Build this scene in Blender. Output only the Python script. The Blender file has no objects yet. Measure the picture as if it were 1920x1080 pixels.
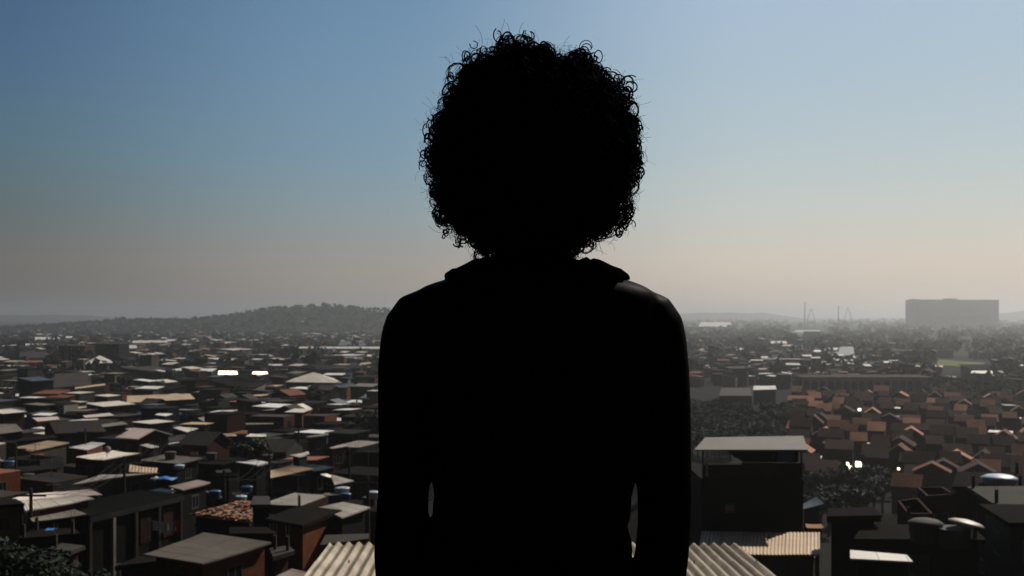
import bpy, math, random
from mathutils import Vector, Matrix, noise
rnd = random.Random(11)
R = math.radians

# ------------------------------------------------------------------ camera
EZ = 36.0            # eye height over the plain
F = 2000.0           # focal length in photo pixels (1920 wide)
CX, HY = 960.0, 590.0
scene = bpy.context.scene
cam_d = bpy.data.cameras.new('camera'); cam = bpy.data.objects.new('camera', cam_d)
scene.collection.objects.link(cam); scene.camera = cam
cam.location = (0, 0, EZ); cam.rotation_euler = (R(90), 0, 0)
cam_d.sensor_width = 36; cam_d.lens = F / 1920 * 36
cam_d.shift_y = (HY - 540) / 1920
cam_d.clip_start = 0.05; cam_d.clip_end = 60000
cam_d.dof.use_dof = True; cam_d.dof.focus_distance = 1.5; cam_d.dof.aperture_fstop = 16

# ------------------------------------------------------------------ exposure and render
vs = scene.view_settings
vs.view_transform = 'Standard'; vs.look = 'None'; vs.exposure = -0.2; vs.gamma = 1.0
scene.render.engine = 'CYCLES'
cy = scene.cycles
cy.use_denoising = True
cy.max_bounces = 5; cy.diffuse_bounces = 2; cy.glossy_bounces = 2; cy.volume_bounces = 0
cy.transparent_max_bounces = 4; cy.sample_clamp_indirect = 4

# ------------------------------------------------------------------ sun and sky
SUN_EL, SUN_AZ = 41.0, 38.0     # azimuth clockwise from the view axis (+Y)
sd = bpy.data.lights.new('sun', 'SUN'); sun = bpy.data.objects.new('sun', sd)
scene.collection.objects.link(sun)
sd.energy = 4.7; sd.angle = R(0.53); sd.color = (1.0, 0.93, 0.82)
sv = Vector((math.sin(R(SUN_AZ)) * math.cos(R(SUN_EL)), math.cos(R(SUN_AZ)) * math.cos(R(SUN_EL)), math.sin(R(SUN_EL))))
sun.rotation_euler = sv.to_track_quat('Z', 'Y').to_euler()
sun.location = (0, 0, 200)

def lin(c):
    return tuple(((v / 255) / 12.92 if v / 255 <= .04045 else ((v / 255 + .055) / 1.055) ** 2.4) for v in c)

world = bpy.data.worlds.new('World'); scene.world = world; world.use_nodes = True
nt = world.node_tree; nt.nodes.clear()
def N(t, **k):
    n = nt.nodes.new(t)
    for a, b in k.items(): setattr(n, a, b)
    return n
L = nt.links.new
def M(op, a, b=None, clamp=False):
    n = N('ShaderNodeMath', operation=op); n.use_clamp = clamp
    for i, v in enumerate((a, b)):
        if v is None: continue
        if isinstance(v, (int, float)): n.inputs[i].default_value = v
        else: L(v, n.inputs[i])
    return n.outputs[0]
tc = N('ShaderNodeTexCoord'); sp = N('ShaderNodeSeparateXYZ'); L(tc.outputs['Generated'], sp.inputs[0])
elev = M('MULTIPLY', M('ARCSINE', sp.outputs[2]), 180 / math.pi)          # degrees
az = M('MULTIPLY', M('ARCTAN2', sp.outputs[0], sp.outputs[1]), 180 / math.pi)
def ramp(fac, stops):
    r = N('ShaderNodeValToRGB'); el = r.color_ramp.elements
    while len(el) > 1: el.remove(el[-1])
    for i, (p, c) in enumerate(stops):
        e = el[0] if i == 0 else el.new(p)
        e.position = p; e.color = (*c, 1)
    L(fac, r.inputs[0]); return r.outputs[0]
ef = M('DIVIDE', M('ADD', elev, 5.0), 65.0, True)                          # -5..60 degrees
P = lambda d: (d + 5) / 65
left = ramp(ef, [(0, lin((60, 60, 60))), (P(0), lin((92, 86, 80))), (P(2.6), lin((106, 103, 98))), (P(5.4), lin((89, 106, 110))), (P(8.3), lin((80, 111, 127))), (P(12.4), lin((67, 101, 134))), (P(17), lin((56, 90, 128))), (P(40), lin((30, 48, 85))), (1, lin((20, 35, 70)))])
mid = ramp(ef, [(0, lin((95, 92, 90))), (P(0), lin((164, 148, 136))), (P(2.6), lin((163, 156, 147))), (P(5.4), lin((141, 160, 167))), (P(8.3), lin((125, 156, 176))), (P(12.4), lin((115, 150, 178))), (P(17), lin((103, 142, 176))), (P(40), lin((50, 75, 120))), (1, lin((22, 38, 75)))])
right = ramp(ef, [(0, lin((140, 132, 124))), (P(0), lin((214, 192, 172))), (P(2.6), lin((220, 206, 190))), (P(5.4), lin((202, 208, 202))), (P(8.3), lin((186, 202, 208))), (P(12.4), lin((172, 195, 211))), (P(17), lin((166, 190, 216))), (P(40), lin((80, 105, 145))), (1, lin((25, 42, 80)))])
back = ramp(ef, [(0, (.004, .004, .005)), (P(0), (.010, .010, .012)), (P(17), (.008, .011, .018)), (1, (.01, .016, .03))])
def mapr(v, a, b):
    n = N('ShaderNodeMapRange'); n.interpolation_type = 'SMOOTHSTEP'
    n.inputs['From Min'].default_value = a; n.inputs['From Max'].default_value = b
    L(v, n.inputs['Value']); return n.outputs['Result']
def mix(f, a, b):
    n = N('ShaderNodeMix'); n.data_type = 'RGBA'
    if isinstance(f, float): n.inputs[0].default_value = f
    else: L(f, n.inputs[0])
    L(a, n.inputs[6]); L(b, n.inputs[7]); return n.outputs[2]
c1 = mix(mapr(az, -30, -5), left, mid)
c2 = mix(mapr(az, -8, 14), c1, right)
c3 = mix(mapr(M('ABSOLUTE', az), 40, 95), c2, back)
sky = N('ShaderNodeTexSky'); sky.sky_type = 'NISHITA'; sky.sun_disc = False
sky.sun_elevation = R(SUN_EL); sky.sun_rotation = R(SUN_AZ); sky.altitude = 40; sky.air_density = 1.2; sky.dust_density = 2.5
dim = N('ShaderNodeMix'); dim.data_type = 'RGBA'; dim.blend_type = 'MULTIPLY'; dim.inputs[0].default_value = 1
L(sky.outputs[0], dim.inputs[6]); dim.inputs[7].default_value = (.35, .35, .35, 1)
bg1 = N('ShaderNodeBackground'); L(dim.outputs[2], bg1.inputs[0]); bg1.inputs[1].default_value = 0.05
bg2 = N('ShaderNodeBackground'); L(c3, bg2.inputs[0]); bg2.inputs[1].default_value = 1.17
ms = N('ShaderNodeMixShader'); ms.inputs[0].default_value = 0.88
L(bg1.outputs[0], ms.inputs[1]); L(bg2.outputs[0], ms.inputs[2])
wo = N('ShaderNodeOutputWorld'); L(ms.outputs[0], wo.inputs[0])

# ------------------------------------------------------------------ helpers
COL = scene.collection
def tag(o, label=None, cat=None, group=None, kind=None):
    if label: o['label'] = label
    if cat: o['category'] = cat
    if group: o['group'] = group
    if kind: o['kind'] = kind
    return o
def empty(name, loc=(0, 0, 0), rz=0):
    o = bpy.data.objects.new(name, None); COL.objects.link(o)
    o.location = loc; o.rotation_euler = (0, 0, rz); o.empty_display_size = .2
    return o
class MB:
    """collects faces for one mesh object"""
    def __init__(s): s.v = []; s.f = []; s.m = []; s.uv = []; s.mats = []
    def mi(s, mat):
        if mat not in s.mats: s.mats.append(mat)
        return s.mats.index(mat)
    def face(s, pts, mat, uv=None):
        b = len(s.v); s.v.extend([tuple(p) for p in pts]); s.f.append(tuple(range(b, b + len(pts))))
        s.m.append(s.mi(mat)); s.uv.append(uv or [(0, 0)] * len(pts))
    def prism(s, top, bot, mat, uv=True, topmat=None):
        n = len(top)
        e1 = (Vector(top[1]) - Vector(top[0])).normalized(); e2 = Vector((-e1.y, e1.x, 0))
        o = Vector(top[0])
        tuv = [((Vector(p) - o).dot(e1), (Vector(p) - o).dot(e2)) for p in top]
        s.face(top, topmat or mat, tuv); s.face(bot[::-1], mat, tuv[::-1])
        for i in range(n):
            j = (i + 1) % n
            l = (Vector(top[j]) - Vector(top[i])).length; h = (Vector(top[i]) - Vector(bot[i])).length
            s.face([top[i], bot[i], bot[j], top[j]], mat, [(0, h), (0, 0), (l, 0), (l, h)])
    def box(s, x0, x1, y0, y1, z0, z1, mat):
        t = [(x0, y0, z1), (x1, y0, z1), (x1, y1, z1), (x0, y1, z1)]
        s.prism(t, [(x, y, z0) for x, y, _ in t], mat)
    def tube(s, pts, rads, mat, n=8, caps=True):
        rings = []
        pts = [Vector(p) for p in pts]
        up = None
        for i, p in enumerate(pts):
            d = (pts[min(i + 1, len(pts) - 1)] - pts[max(i - 1, 0)]).normalized()
            if up is None: up = d.orthogonal().normalized()
            up = (up - d * up.dot(d)); up = up.normalized() if up.length > 1e-6 else d.orthogonal().normalized()
            w = d.cross(up); b = len(s.v)
            r = rads[i] if isinstance(rads, (list, tuple)) else rads
            for k in range(n):
                a = 2 * math.pi * k / n
                s.v.append(tuple(p + (up * math.cos(a) + w * math.sin(a)) * r))
            rings.append(b)
        m = s.mi(mat)
        for a, b in zip(rings[:-1], rings[1:]):
            for k in range(n):
                j = (k + 1) % n
                s.f.append((a + k, a + j, b + j, b + k)); s.m.append(m); s.uv.append([(0, 0)] * 4)
        if caps:
            s.f.append(tuple(rings[0] + k for k in range(n))[::-1]); s.m.append(m); s.uv.append([(0, 0)] * n)
            s.f.append(tuple(rings[-1] + k for k in range(n))); s.m.append(m); s.uv.append([(0, 0)] * n)
    def loft(s, rings, mat, closed=True):
        bs = []
        for r in rings:
            bs.append(len(s.v)); s.v.extend([tuple(p) for p in r])
        n = len(rings[0]); m = s.mi(mat)
        for a, b in zip(bs[:-1], bs[1:]):
            for k in range(n):
                j = (k + 1) % n
                s.f.append((a + k, a + j, b + j, b + k)); s.m.append(m); s.uv.append([(0, 0)] * 4)
        if closed:
            for b in (bs[0], bs[-1]):
                s.f.append(tuple(b + k for k in range(n))); s.m.append(m); s.uv.append([(0, 0)] * n)
    def mesh(s, name):
        me = bpy.data.meshes.new(name); me.from_pydata(s.v, [], s.f)
        for m in s.mats: me.materials.append(MAT[m] if isinstance(m, str) else m)
        me.polygons.foreach_set('material_index', s.m)
        ul = me.uv_layers.new(name='UVMap')
        flat = [c for f in s.uv for p in f for c in p]
        ul.data.foreach_set('uv', flat); me.update()
        return me
    def build(s, name, parent=None, smooth=False, loc=None):
        me = s.mesh(name)
        if smooth: me.polygons.foreach_set('use_smooth', [True] * len(me.polygons))
        o = bpy.data.objects.new(name, me); COL.objects.link(o)
        if parent: o.parent = parent
        if loc: o.location = loc
        return o

# ------------------------------------------------------------------ materials
MAT = {}
def mat(name, col, rough=.9, var=.25, scale=.8, spec=.3, metal=0, kind=None, col2=None, bump=0, grime=0.0):
    m = bpy.data.materials.new(name); m.use_nodes = True; t = m.node_tree; ns = t.nodes; ln = t.links.new
    b = ns['Principled BSDF']
    b.inputs['Roughness'].default_value = rough; b.inputs['Specular IOR Level'].default_value = spec
    b.inputs['Metallic'].default_value = metal
    uv = ns.new('ShaderNodeTexCoord'); src = uv.outputs['UV'] if kind in ('sheet', 'brick', 'tile', 'slab') else uv.outputs['Object']
    nz = ns.new('ShaderNodeTexNoise'); nz.inputs['Scale'].default_value = scale; nz.inputs['Detail'].default_value = 7; nz.inputs['Roughness'].default_value = .65
    ln(uv.outputs['Object'], nz.inputs['Vector'])
    mr = ns.new('ShaderNodeMapRange'); mr.inputs['From Min'].default_value = .3; mr.inputs['From Max'].default_value = .7
    mr.inputs['To Min'].default_value = 1 - var; mr.inputs['To Max'].default_value = 1 + var
    ln(nz.outputs['Fac'], mr.inputs['Value'])
    base = ns.new('ShaderNodeMix'); base.data_type = 'RGBA'; base.blend_type = 'MULTIPLY'; base.inputs[0].default_value = 1
    base.inputs[6].default_value = (*col, 1)
    ln(mr.outputs[0], base.inputs[7]); out = base.outputs[2]
    height = nz.outputs['Fac']
    if kind == 'sheet':                       # lapped corrugated sheets with dirty laps, in metres along the roof
        mp = ns.new('ShaderNodeMapping'); mp.inputs['Scale'].default_value = (1, 1, 1); ln(src, mp.inputs[0])
        br = ns.new('ShaderNodeTexBrick'); br.offset = 0; br.inputs['Scale'].default_value = 1
        br.inputs['Brick Width'].default_value = 1.05; br.inputs['Row Height'].default_value = 2.2; br.inputs['Mortar Size'].default_value = .03
        br.inputs['Color1'].default_value = (1, 1, 1, 1); br.inputs['Color2'].default_value = (.72, .7, .68, 1); br.inputs['Mortar'].default_value = (.45, .42, .4, 1)
        ln(mp.outputs[0], br.inputs['Vector'])
        x = ns.new('ShaderNodeMix'); x.data_type = 'RGBA'; x.blend_type = 'MULTIPLY'; x.inputs[0].default_value = .8
        ln(out, x.inputs[6]); ln(br.outputs['Color'], x.inputs[7]); out = x.outputs[2]
        wv = ns.new('ShaderNodeTexWave'); wv.inputs['Scale'].default_value = .9; ln(src, wv.inputs['Vector']); height = wv.outputs['Fac']
    if kind == 'brick':
        br = ns.new('ShaderNodeTexBrick'); br.inputs['Scale'].default_value = 1
        br.inputs['Brick Width'].default_value = .3; br.inputs['Row Height'].default_value = .2; br.inputs['Mortar Size'].default_value = .02
        br.inputs['Color1'].default_value = (1, 1, 1, 1); br.inputs['Color2'].default_value = (.7, .62, .6, 1); br.inputs['Mortar'].default_value = (.9, 1.3, 1.5, 1)
        ln(src, br.inputs['Vector'])
        x = ns.new('ShaderNodeMix'); x.data_type = 'RGBA'; x.blend_type = 'MULTIPLY'; x.inputs[0].default_value = .9
        ln(out, x.inputs[6]); ln(br.outputs['Color'], x.inputs[7]); out = x.outputs[2]; height = br.outputs['Fac']
    if kind == 'tile':
        wv = ns.new('ShaderNodeTexWave'); wv.inputs['Scale'].default_value = 1.6; wv.inputs['Distortion'].default_value = .4; wv.bands_direction = 'Y'
        ln(src, wv.inputs['Vector'])
        x = ns.new('ShaderNodeMix'); x.data_type = 'RGBA'; x.blend_type = 'MULTIPLY'; x.inputs[0].default_value = .35
        ln(out, x.inputs[6]); ln(wv.outputs['Color'], x.inputs[7]); out = x.outputs[2]; height = wv.outputs['Fac']
    if grime:
        n2 = ns.new('ShaderNodeTexNoise'); n2.inputs['Scale'].default_value = scale * .45; n2.inputs['Detail'].default_value = 9; n2.inputs['Roughness'].default_value = .7
        ln(uv.outputs['Object'], n2.inputs['Vector'])
        r2 = ns.new('ShaderNodeMapRange'); r2.inputs['From Min'].default_value = .48; r2.inputs['From Max'].default_value = .62; r2.inputs['To Max'].default_value = grime
        ln(n2.outputs['Fac'], r2.inputs['Value'])
        x = ns.new('ShaderNodeMix'); x.data_type = 'RGBA'; ln(r2.outputs[0], x.inputs[0]); ln(out, x.inputs[6]); x.inputs[7].default_value = (*(col2 or tuple(c * .35 for c in col)), 1)
        out = x.outputs[2]
    ln(out, b.inputs['Base Color'])
    if bump:
        bp = ns.new('ShaderNodeBump'); bp.inputs['Distance'].default_value = bump; bp.inputs['Strength'].default_value = .8
        ln(height, bp.inputs['Height']); ln(bp.outputs[0], b.inputs['Normal'])
    MAT[name] = m; return m

mat('white_sheet', (.74, .67, .57), .5, .12, .5, .4, kind='sheet', grime=.28, col2=(.32, .28, .23))
mat('bright_metal', (.88, .85, .80), .5, .06, .5, .5, kind='sheet', grime=.15)
mat('pink_sheet', (.64, .52, .45), .6, .12, .5, .4, kind='sheet', grime=.3, col2=(.28, .22, .19))
mat('tan_sheet', (.54, .39, .25), .65, .15, .5, .35, kind='sheet', grime=.35, col2=(.22, .15, .09))
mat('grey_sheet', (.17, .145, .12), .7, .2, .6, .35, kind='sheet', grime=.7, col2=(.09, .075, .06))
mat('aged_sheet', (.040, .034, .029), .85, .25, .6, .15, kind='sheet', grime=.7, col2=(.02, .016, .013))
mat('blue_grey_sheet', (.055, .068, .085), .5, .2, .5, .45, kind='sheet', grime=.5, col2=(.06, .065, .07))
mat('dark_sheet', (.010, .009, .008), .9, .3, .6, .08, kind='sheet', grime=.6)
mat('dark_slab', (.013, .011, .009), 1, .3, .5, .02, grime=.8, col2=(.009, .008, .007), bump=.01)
mat('concrete_slab', (.045, .038, .031), .95, .3, .5, .15, grime=.8, col2=(.045, .04, .033), bump=.01)
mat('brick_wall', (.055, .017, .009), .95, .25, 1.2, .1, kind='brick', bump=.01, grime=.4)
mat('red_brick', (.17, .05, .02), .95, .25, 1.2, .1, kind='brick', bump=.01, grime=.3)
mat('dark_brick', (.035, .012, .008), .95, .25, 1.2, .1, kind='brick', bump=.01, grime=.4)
mat('weathered_sheet', (.27, .235, .195), .7, .2, .6, .3, kind='sheet', grime=.35, col2=(.12, .10, .085))
mat('blue_grey_wall', (.16, .20, .25), .95, .12, .7, .1, grime=.3)
mat('fibre_cement_trough_shade', (.20, .165, .125), .9, .35, 1.8, .1, grime=.6, col2=(.11, .085, .06))  # darker cement: painted shade for the troughs between ridges
mat('plain_grey', (.16, .145, .125), .7, .12, .5, .3, grime=.35, col2=(.09, .08, .07))
mat('render_wall', (.05, .043, .034), .95, .25, .7, .1, grime=.6)
mat('grey_wall', (.032, .033, .034), .95, .25, .7, .1, grime=.6)
mat('pale_wall', (.25, .23, .21), .95, .15, .7, .1, grime=.5)
mat('olive_wall', (.11, .10, .055), .95, .2, .7, .1, grime=.5)
mat('blue_wall', (.05, .08, .17), .9, .15, .7, .15, grime=.4)
mat('teal_wall', (.06, .12, .13), .9, .15, .7, .15, grime=.4)
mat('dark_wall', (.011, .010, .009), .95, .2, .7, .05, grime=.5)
mat('terracotta_tile', (.52, .23, .13), .85, .22, .8, .15, kind='tile', grime=.5, col2=(.20, .10, .065), bump=.02)
mat('old_terracotta', (.21, .08, .045), .9, .25, .8, .12, kind='tile', grime=.6, col2=(.09, .04, .028), bump=.02)
mat('dark_terracotta', (.05, .015, .010), .9, .25, .8, .12, kind='tile', grime=.6, bump=.02)  # on the estate: tile with the shade of unlit roofs in its colour
mat('rust_red_sheet', (.22, .07, .045), .8, .2, .6, .2, kind='sheet', grime=.5)
mat('window_glass', (.012, .014, .016), .15, 0, 1, .5)
mat('window_frame', (.09, .09, .085), .6, .1, 2, .3)
mat('door_wood', (.07, .04, .022), .7, .2, 3, .2)
mat('blue_plastic', (.02, .07, .17), .4, .1, 2, .5)
mat('grey_tank', (.07, .065, .055), .8, .2, 2, .2, grime=.4)
mat('pale_tank', (.42, .50, .58), .45, .1, 2, .5)
mat('tarp_blue', (.03, .15, .42), .5, .15, 2, .4)
mat('steel', (.35, .35, .36), .35, .1, 3, .5, metal=.8)
mat('dull_steel', (.12, .11, .10), .6, .2, 3, .4, metal=.3)
mat('white_paint', (.75, .75, .73), .5, .06, 2, .4)
mat('red_paint', (.4, .03, .035), .35, .05, 2, .5)
mat('rubber', (.02, .02, .02), .9, .1, 2, .1)
mat('asphalt', (.04, .04, .04), .95, .3, .4, .1)
mat('leaf', (.022, .036, .014), .8, .35, 2.0, .2)
mat('leaf_light', (.045, .07, .018), .8, .35, 2.0, .2)
mat('leaf_dark', (.011, .018, .010), .85, .35, 2.0, .15)
mat('bark', (.06, .045, .03), .95, .2, 4, .1)
mat('field', (.13, .15, .06), 1, .25, .05, .05)
mat('earth', (.012, .011, .009), 1, .35, .04, .05, grime=.5, col2=(.008, .011, .006))
mat('hill_green', (.03, .042, .022), 1, .35, .02, .05, grime=.5, col2=(.05, .045, .03))
mat('water', (.25, .27, .27), .25, .05, .1, .5)
mat('haze_concrete', (.30, .29, .28), .9, .1, .05, .1)
mat('fibre_cement', (.46, .40, .32), .85, .3, 1.8, .2, grime=.75, col2=(.27, .215, .15), bump=.004)
mat('terrace_concrete', (.12, .115, .10), .95, .25, 1.5, .1, grime=.5, bump=.004)
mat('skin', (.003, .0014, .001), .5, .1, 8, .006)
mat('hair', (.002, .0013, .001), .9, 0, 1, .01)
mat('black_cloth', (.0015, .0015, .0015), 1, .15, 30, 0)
mat('denim', (.02, .026, .045), .95, .2, 40, .05)
mat('shoe', (.03, .03, .03), .6, .1, 10, .3)

# ------------------------------------------------------------------ terrain
def interp(tab, d):
    if d <= tab[0][0]: return tab[0][1]
    for (a, x), (b, y) in zip(tab[:-1], tab[1:]):
        if d <= b: return x + (y - x) * (d - a) / (b - a)
    return tab[-1][1]
ROOFD = [(0, 3), (20, 8.5), (50, 11.5), (80, 12.6), (150, 15.5), (250, 18.8), (400, 22), (900, 27), (2000, 30.5), (99999, 30.5)]   # roof level below the eye
RIGHTD = [(0, 3), (20, 8.5), (50, 11.5), (80, 15), (120, 20), (170, 24), (300, 26), (900, 28.5), (2000, 30.5), (99999, 30.5)]
def side(x, y):
    if y <= 1: return 0
    a = math.degrees(math.atan2(x, y)); t = min(1, max(0, (a - 5) / 5)); return t * t * (3 - 2 * t)
def roofd(x, y):
    d = math.hypot(x, y); s = side(x, y)
    return interp(ROOFD, d) * (1 - s) + interp(RIGHTD, d) * s
HILLS = [(-375, 2050, 270, 110, 51), (-170, 2100, 330, 110, 36), (-700, 2150, 300, 110, 25), (-300, 1980, 95, 80, 5)]
def hill(x, y):
    h = 0
    for cx, cy_, wx, wy, hh in HILLS:
        q = ((x - cx) / wx) ** 2 + ((y - cy_) / wy) ** 2
        h = max(h, hh * math.exp(-q)) if hh > 10 else h + hh * math.exp(-q)
    return h * (1 + .10 * noise.noise((x * .012, y * .012, 3)))
def gz(x, y):
    if y < -4: return EZ - 5.5 + (-4 - y) * .55
    g = EZ - roofd(x, max(y, 0)) - 5.0
    return g + hill(x, y)
def pix(x, y, depth):                        # a point on the level surface DEPTH below the eye
    Y = F * depth / (y - HY); return Vector(((x - CX) / F * Y, Y, EZ - depth))
def proj(p):
    if p[1] < .1: return None
    return (CX + p[0] / p[1] * F, HY - (p[2] - EZ) / p[1] * F)
def dist_for(px, py):                        # how far the local roof level is along this pixel
    lo, hi = 8.0, 6000.0
    for _ in range(50):
        m = math.sqrt(lo * hi); X = (px - CX) / F * m
        if roofd(X, m) / m * F > py - HY: lo = m
        else: hi = m
    return lo

mb = MB()
rs = [0, 3, 6, 10, 14, 20, 28, 38, 50, 65, 85, 110, 140, 180, 230, 300, 380, 480, 600, 750, 950, 1200, 1450] + [1600 + 55 * i for i in range(22)] + [3000, 3600, 4500, 6000, 8000, 11000, 15500]
angs = [R(a) for a in range(-60, 61, 2)]
for r in rs:
    for a in angs:
        x, y = r * math.sin(a), r * math.cos(a)
        mb.v.append((x, y, gz(x, y)))
n = len(angs)
for i in range(len(rs) - 1):
    for j in range(n - 1):
        q = (i * n + j, i * n + j + 1, (i + 1) * n + j + 1, (i + 1) * n + j)
        c = [sum(mb.v[k][t] for k in q) / 4 for t in (0, 1)]
        mb.f.append(q[::-1]); mb.m.append(mb.mi('hill_green' if (hill(*c) > 3 or (c[0] > 0 and c[1] > 900)) else 'earth')); mb.uv.append([(0, 0)] * 4)
g = mb.build('ground', smooth=True); tag(g, kind='structure')
# unseen slope climbing behind the viewer, added to block sky light
mb = MB()
ys = [0, -4, -8, -14, -22, -34, -50, -80]; xs = list(range(-120, 121, 10))
for y in ys:
    for x in xs: mb.v.append((x, y - (abs(x) * .3 if y == 0 else 0), gz(x, y) + (0 if y == 0 else noise.noise((x * .1, y * .1, 0)) * .6)))
for i in range(len(ys) - 1):
    for j in range(len(xs) - 1):
        a = i * len(xs) + j; mb.f.append((a, a + len(xs), a + len(xs) + 1, a + 1)); mb.m.append(mb.mi('earth')); mb.uv.append([(0, 0)] * 4)
tag(mb.build('sky_block_slope', smooth=True), kind='structure')
# far pale ridge beyond the plain
mb = MB()
def ridge(x0, x1, d, top, name):
    m = MB(); k = 60; fr = []; 
    for i in range(k + 1):
        t = i / k; px_ = x0 + (x1 - x0) * t
        h = top * (math.sin(math.pi * t) ** .5) * (.8 + .25 * noise.noise((px_ * .02, d, 1)))
        X = (px_ - CX) / F * d
        fr.append([(X, d - 260, 0), (X * 1.02, d, h), (X * 1.04, d + 400, 0)])
    for a, b in zip(fr[:-1], fr[1:]):
        for q in range(2): m.face([a[q], b[q], b[q + 1], a[q + 1]], 'hill_green')
    tag(m.build(name, smooth=True), kind='structure')
ridge(1180, 1500, 6800, 62, 'hills'); ridge(1800, 2150, 6500, 82, 'hills'); ridge(-80, 260, 6200, 44, 'hills')
# shining strip of canal water seen at the edge of the wood
mb = MB()
q = [pix(1478, 625, 35.4), pix(1512, 627, 35.4), pix(1546, 619, 35.4), pix(1496, 618.5, 35.4)]
mb.face([(p.x, p.y, EZ - 35.3) for p in q][::-1], 'water'); tag(mb.build('water'), kind='structure')
# grass field on the right
mb = MB()
q = [pix(1756, 684, 32.3), pix(1842, 690, 32.3), pix(1846, 680, 32.3), pix(1760, 674, 32.3)]
mb.prism([(p.x, p.y, EZ - 32.3) for p in q], [(p.x, p.y, EZ - 36) for p in q], 'field'); tag(mb.build('sports_ground'), kind='structure')

# ------------------------------------------------------------------ house builder
BOX = []          # screen footprints of placed houses: (x0, x1, ytop, ybase, distance)
FOOT = []         # ground footprints (x, y, radius)
def shrink(P, k):
    c = sum((Vector((p[0], p[1])) for p in P), Vector((0, 0))) / len(P); out = []
    for p in P:
        v = Vector((p[0], p[1])) - c; l = v.length; out.append(c + v * max(.3, (l - k * 1.4) / l))
    return out
def house(name, roof, wall='brick_wall', rmat='grey_sheet', style='sheet', overhang=.25, label=None, cat='house', group=None,
          windows=True, ground=None, thick=None, near=None, rise=1.2, tank=None, body=True):
    """roof: four world corners (front-left, front-right, back-right, back-left) of the roof's top"""
    P = [Vector(p) for p in roof]
    c = sum(P, Vector()) / 4; d = math.hypot(c.x, c.y)
    near = d < 135 if near is None else near
    g0 = min(gz(p.x, p.y) for p in P) - .3 if ground is None else ground
    root = empty(name, (c.x, c.y, g0)); o = Vector((c.x, c.y, g0))
    P = [p - o for p in P]
    if (P[1] - P[0]).cross(P[3] - P[0]).z < 0: P = [P[0], P[3], P[2], P[1]]
    th = thick if thick is not None else {'sheet': .07, 'slab': .2, 'parapet': .2, 'gable': .12, 'hip': .12}[style]
    W2 = shrink(P, overhang)
    low = .0
    if style == 'parapet': low = .55
    wt = [Vector((w.x, w.y, P[i].z - th - low - (.02 if style != 'parapet' else 0))) for i, w in enumerate(W2)]
    # ---- walls
    if body:
        m = MB()
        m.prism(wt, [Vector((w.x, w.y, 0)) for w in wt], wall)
        if style == 'gable':
            # gable triangles under the ridge
            for a, b in ((0, 3), (1, 2)):
                mm = (wt[a] + wt[b]) / 2; mm.z += rise * .93
                k = (wt[(a + 1) % 4] - wt[a]) * .0
                m.face([wt[a], wt[b], mm], wall, [(0, 0), (3, 0), (1.5, rise)])
        m.build('wall', root)
    # ---- roof
    m = MB()
    if style in ('sheet',) and near:
        e = ((P[1] - P[0]).length + (P[2] - P[3]).length) / 2; f = ((P[3] - P[0]).length + (P[2] - P[1]).length) / 2
        pitch = .177 if d < 95 else .3
        nu = max(8, int(e / pitch * 4)); nv = max(1, int(f / 2.4)); sag = rnd.uniform(0, .06)
        grid = []
        for top in (1, 0):
            rows = []
            for j in range(nv + 1):
                row = []
                for i in range(nu + 1):
                    u, v = i / nu, j / nv
                    p = P[0] * (1 - u) * (1 - v) + P[1] * u * (1 - v) + P[2] * u * v + P[3] * (1 - u) * v
                    z = .022 * math.sin(u * e / pitch * 2 * math.pi) + .03 * noise.noise((p.x * .7, p.y * .7, d)) - sag * math.sin(u * math.pi)
                    row.append(((p.x, p.y, p.z + z - (0 if top else th)), (u * e, v * f)))
                rows.append(row)
            grid.append(rows)
        for k, rows in enumerate(grid):
            for j in range(nv):
                for i in range(nu):
                    q = [rows[j][i], rows[j][i + 1], rows[j + 1][i + 1], rows[j + 1][i]]
                    if k: q = q[::-1]
                    m.face([x[0] for x in q], rmat, [x[1] for x in q])
        T, B = grid
        for j0, idx in ((0, range(nu)), (nv, range(nu - 1, -1, -1))):
            for i in idx:
                m.face([T[j0][i][0], B[j0][i][0], B[j0][i + 1][0], T[j0][i + 1][0]], rmat)
        for i0 in (0, nu):
            for j in range(nv): m.face([T[j][i0][0], B[j][i0][0], B[j + 1][i0][0], T[j + 1][i0][0]], rmat)
    elif style in ('sheet', 'slab'):
        m.prism(P, [p - Vector((0, 0, th)) for p in P], rmat)
    elif style == 'parapet':
        m.prism([Vector((w.x, w.y, wt[i].z + .012 + th * .2)) for i, w in enumerate(W2)], [Vector((w.x, w.y, wt[i].z + .005)) for i, w in enumerate(W2)], rmat)
    elif style == 'gable':
        ra, rb = (P[0] + P[3]) / 2, (P[1] + P[2]) / 2
        ra.z += rise; rb.z += rise
        la = (P[1] - P[0]).length; sl = ((P[3] - P[0]).length / 2 ** 1)
        D = Vector((0, 0, th))
        for a, b, c1_, c2_ in ((P[0], P[1], rb, ra), (P[2], P[3], ra, rb)):
            m.prism([a, b, c1_, c2_], [a - D, b - D, c1_ - D, c2_ - D], rmat)
    elif style == 'hip':
        l1 = (P[1] - P[0]).length; l2 = (P[3] - P[0]).length
        ra, rb = (P[0] + P[3]) / 2, (P[1] + P[2]) / 2; k = min(.48, l2 / 2 / max(l1, .1))
        ra, rb = ra.lerp(rb, k), rb.lerp(ra, k / 1)
        ra.z += rise; rb.z += rise
        m.face([P[0], P[1], rb, ra], rmat, [(0, 0), (l1, 0), (l1, l2 / 2), (0, l2 / 2)]); m.face([P[2], P[3], ra, rb], rmat, [(0, 0), (l1, 0), (l1, l2 / 2), (0, l2 / 2)])
        m.face([P[1], P[2], rb], rmat, [(0, 0), (l2, 0), (l2 / 2, l2 / 2)]); m.face([P[3], P[0], ra], rmat, [(0, 0), (l2, 0), (l2 / 2, l2 / 2)])
        m.face([p - Vector((0, 0, .0)) for p in P[::-1]], rmat)
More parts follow.
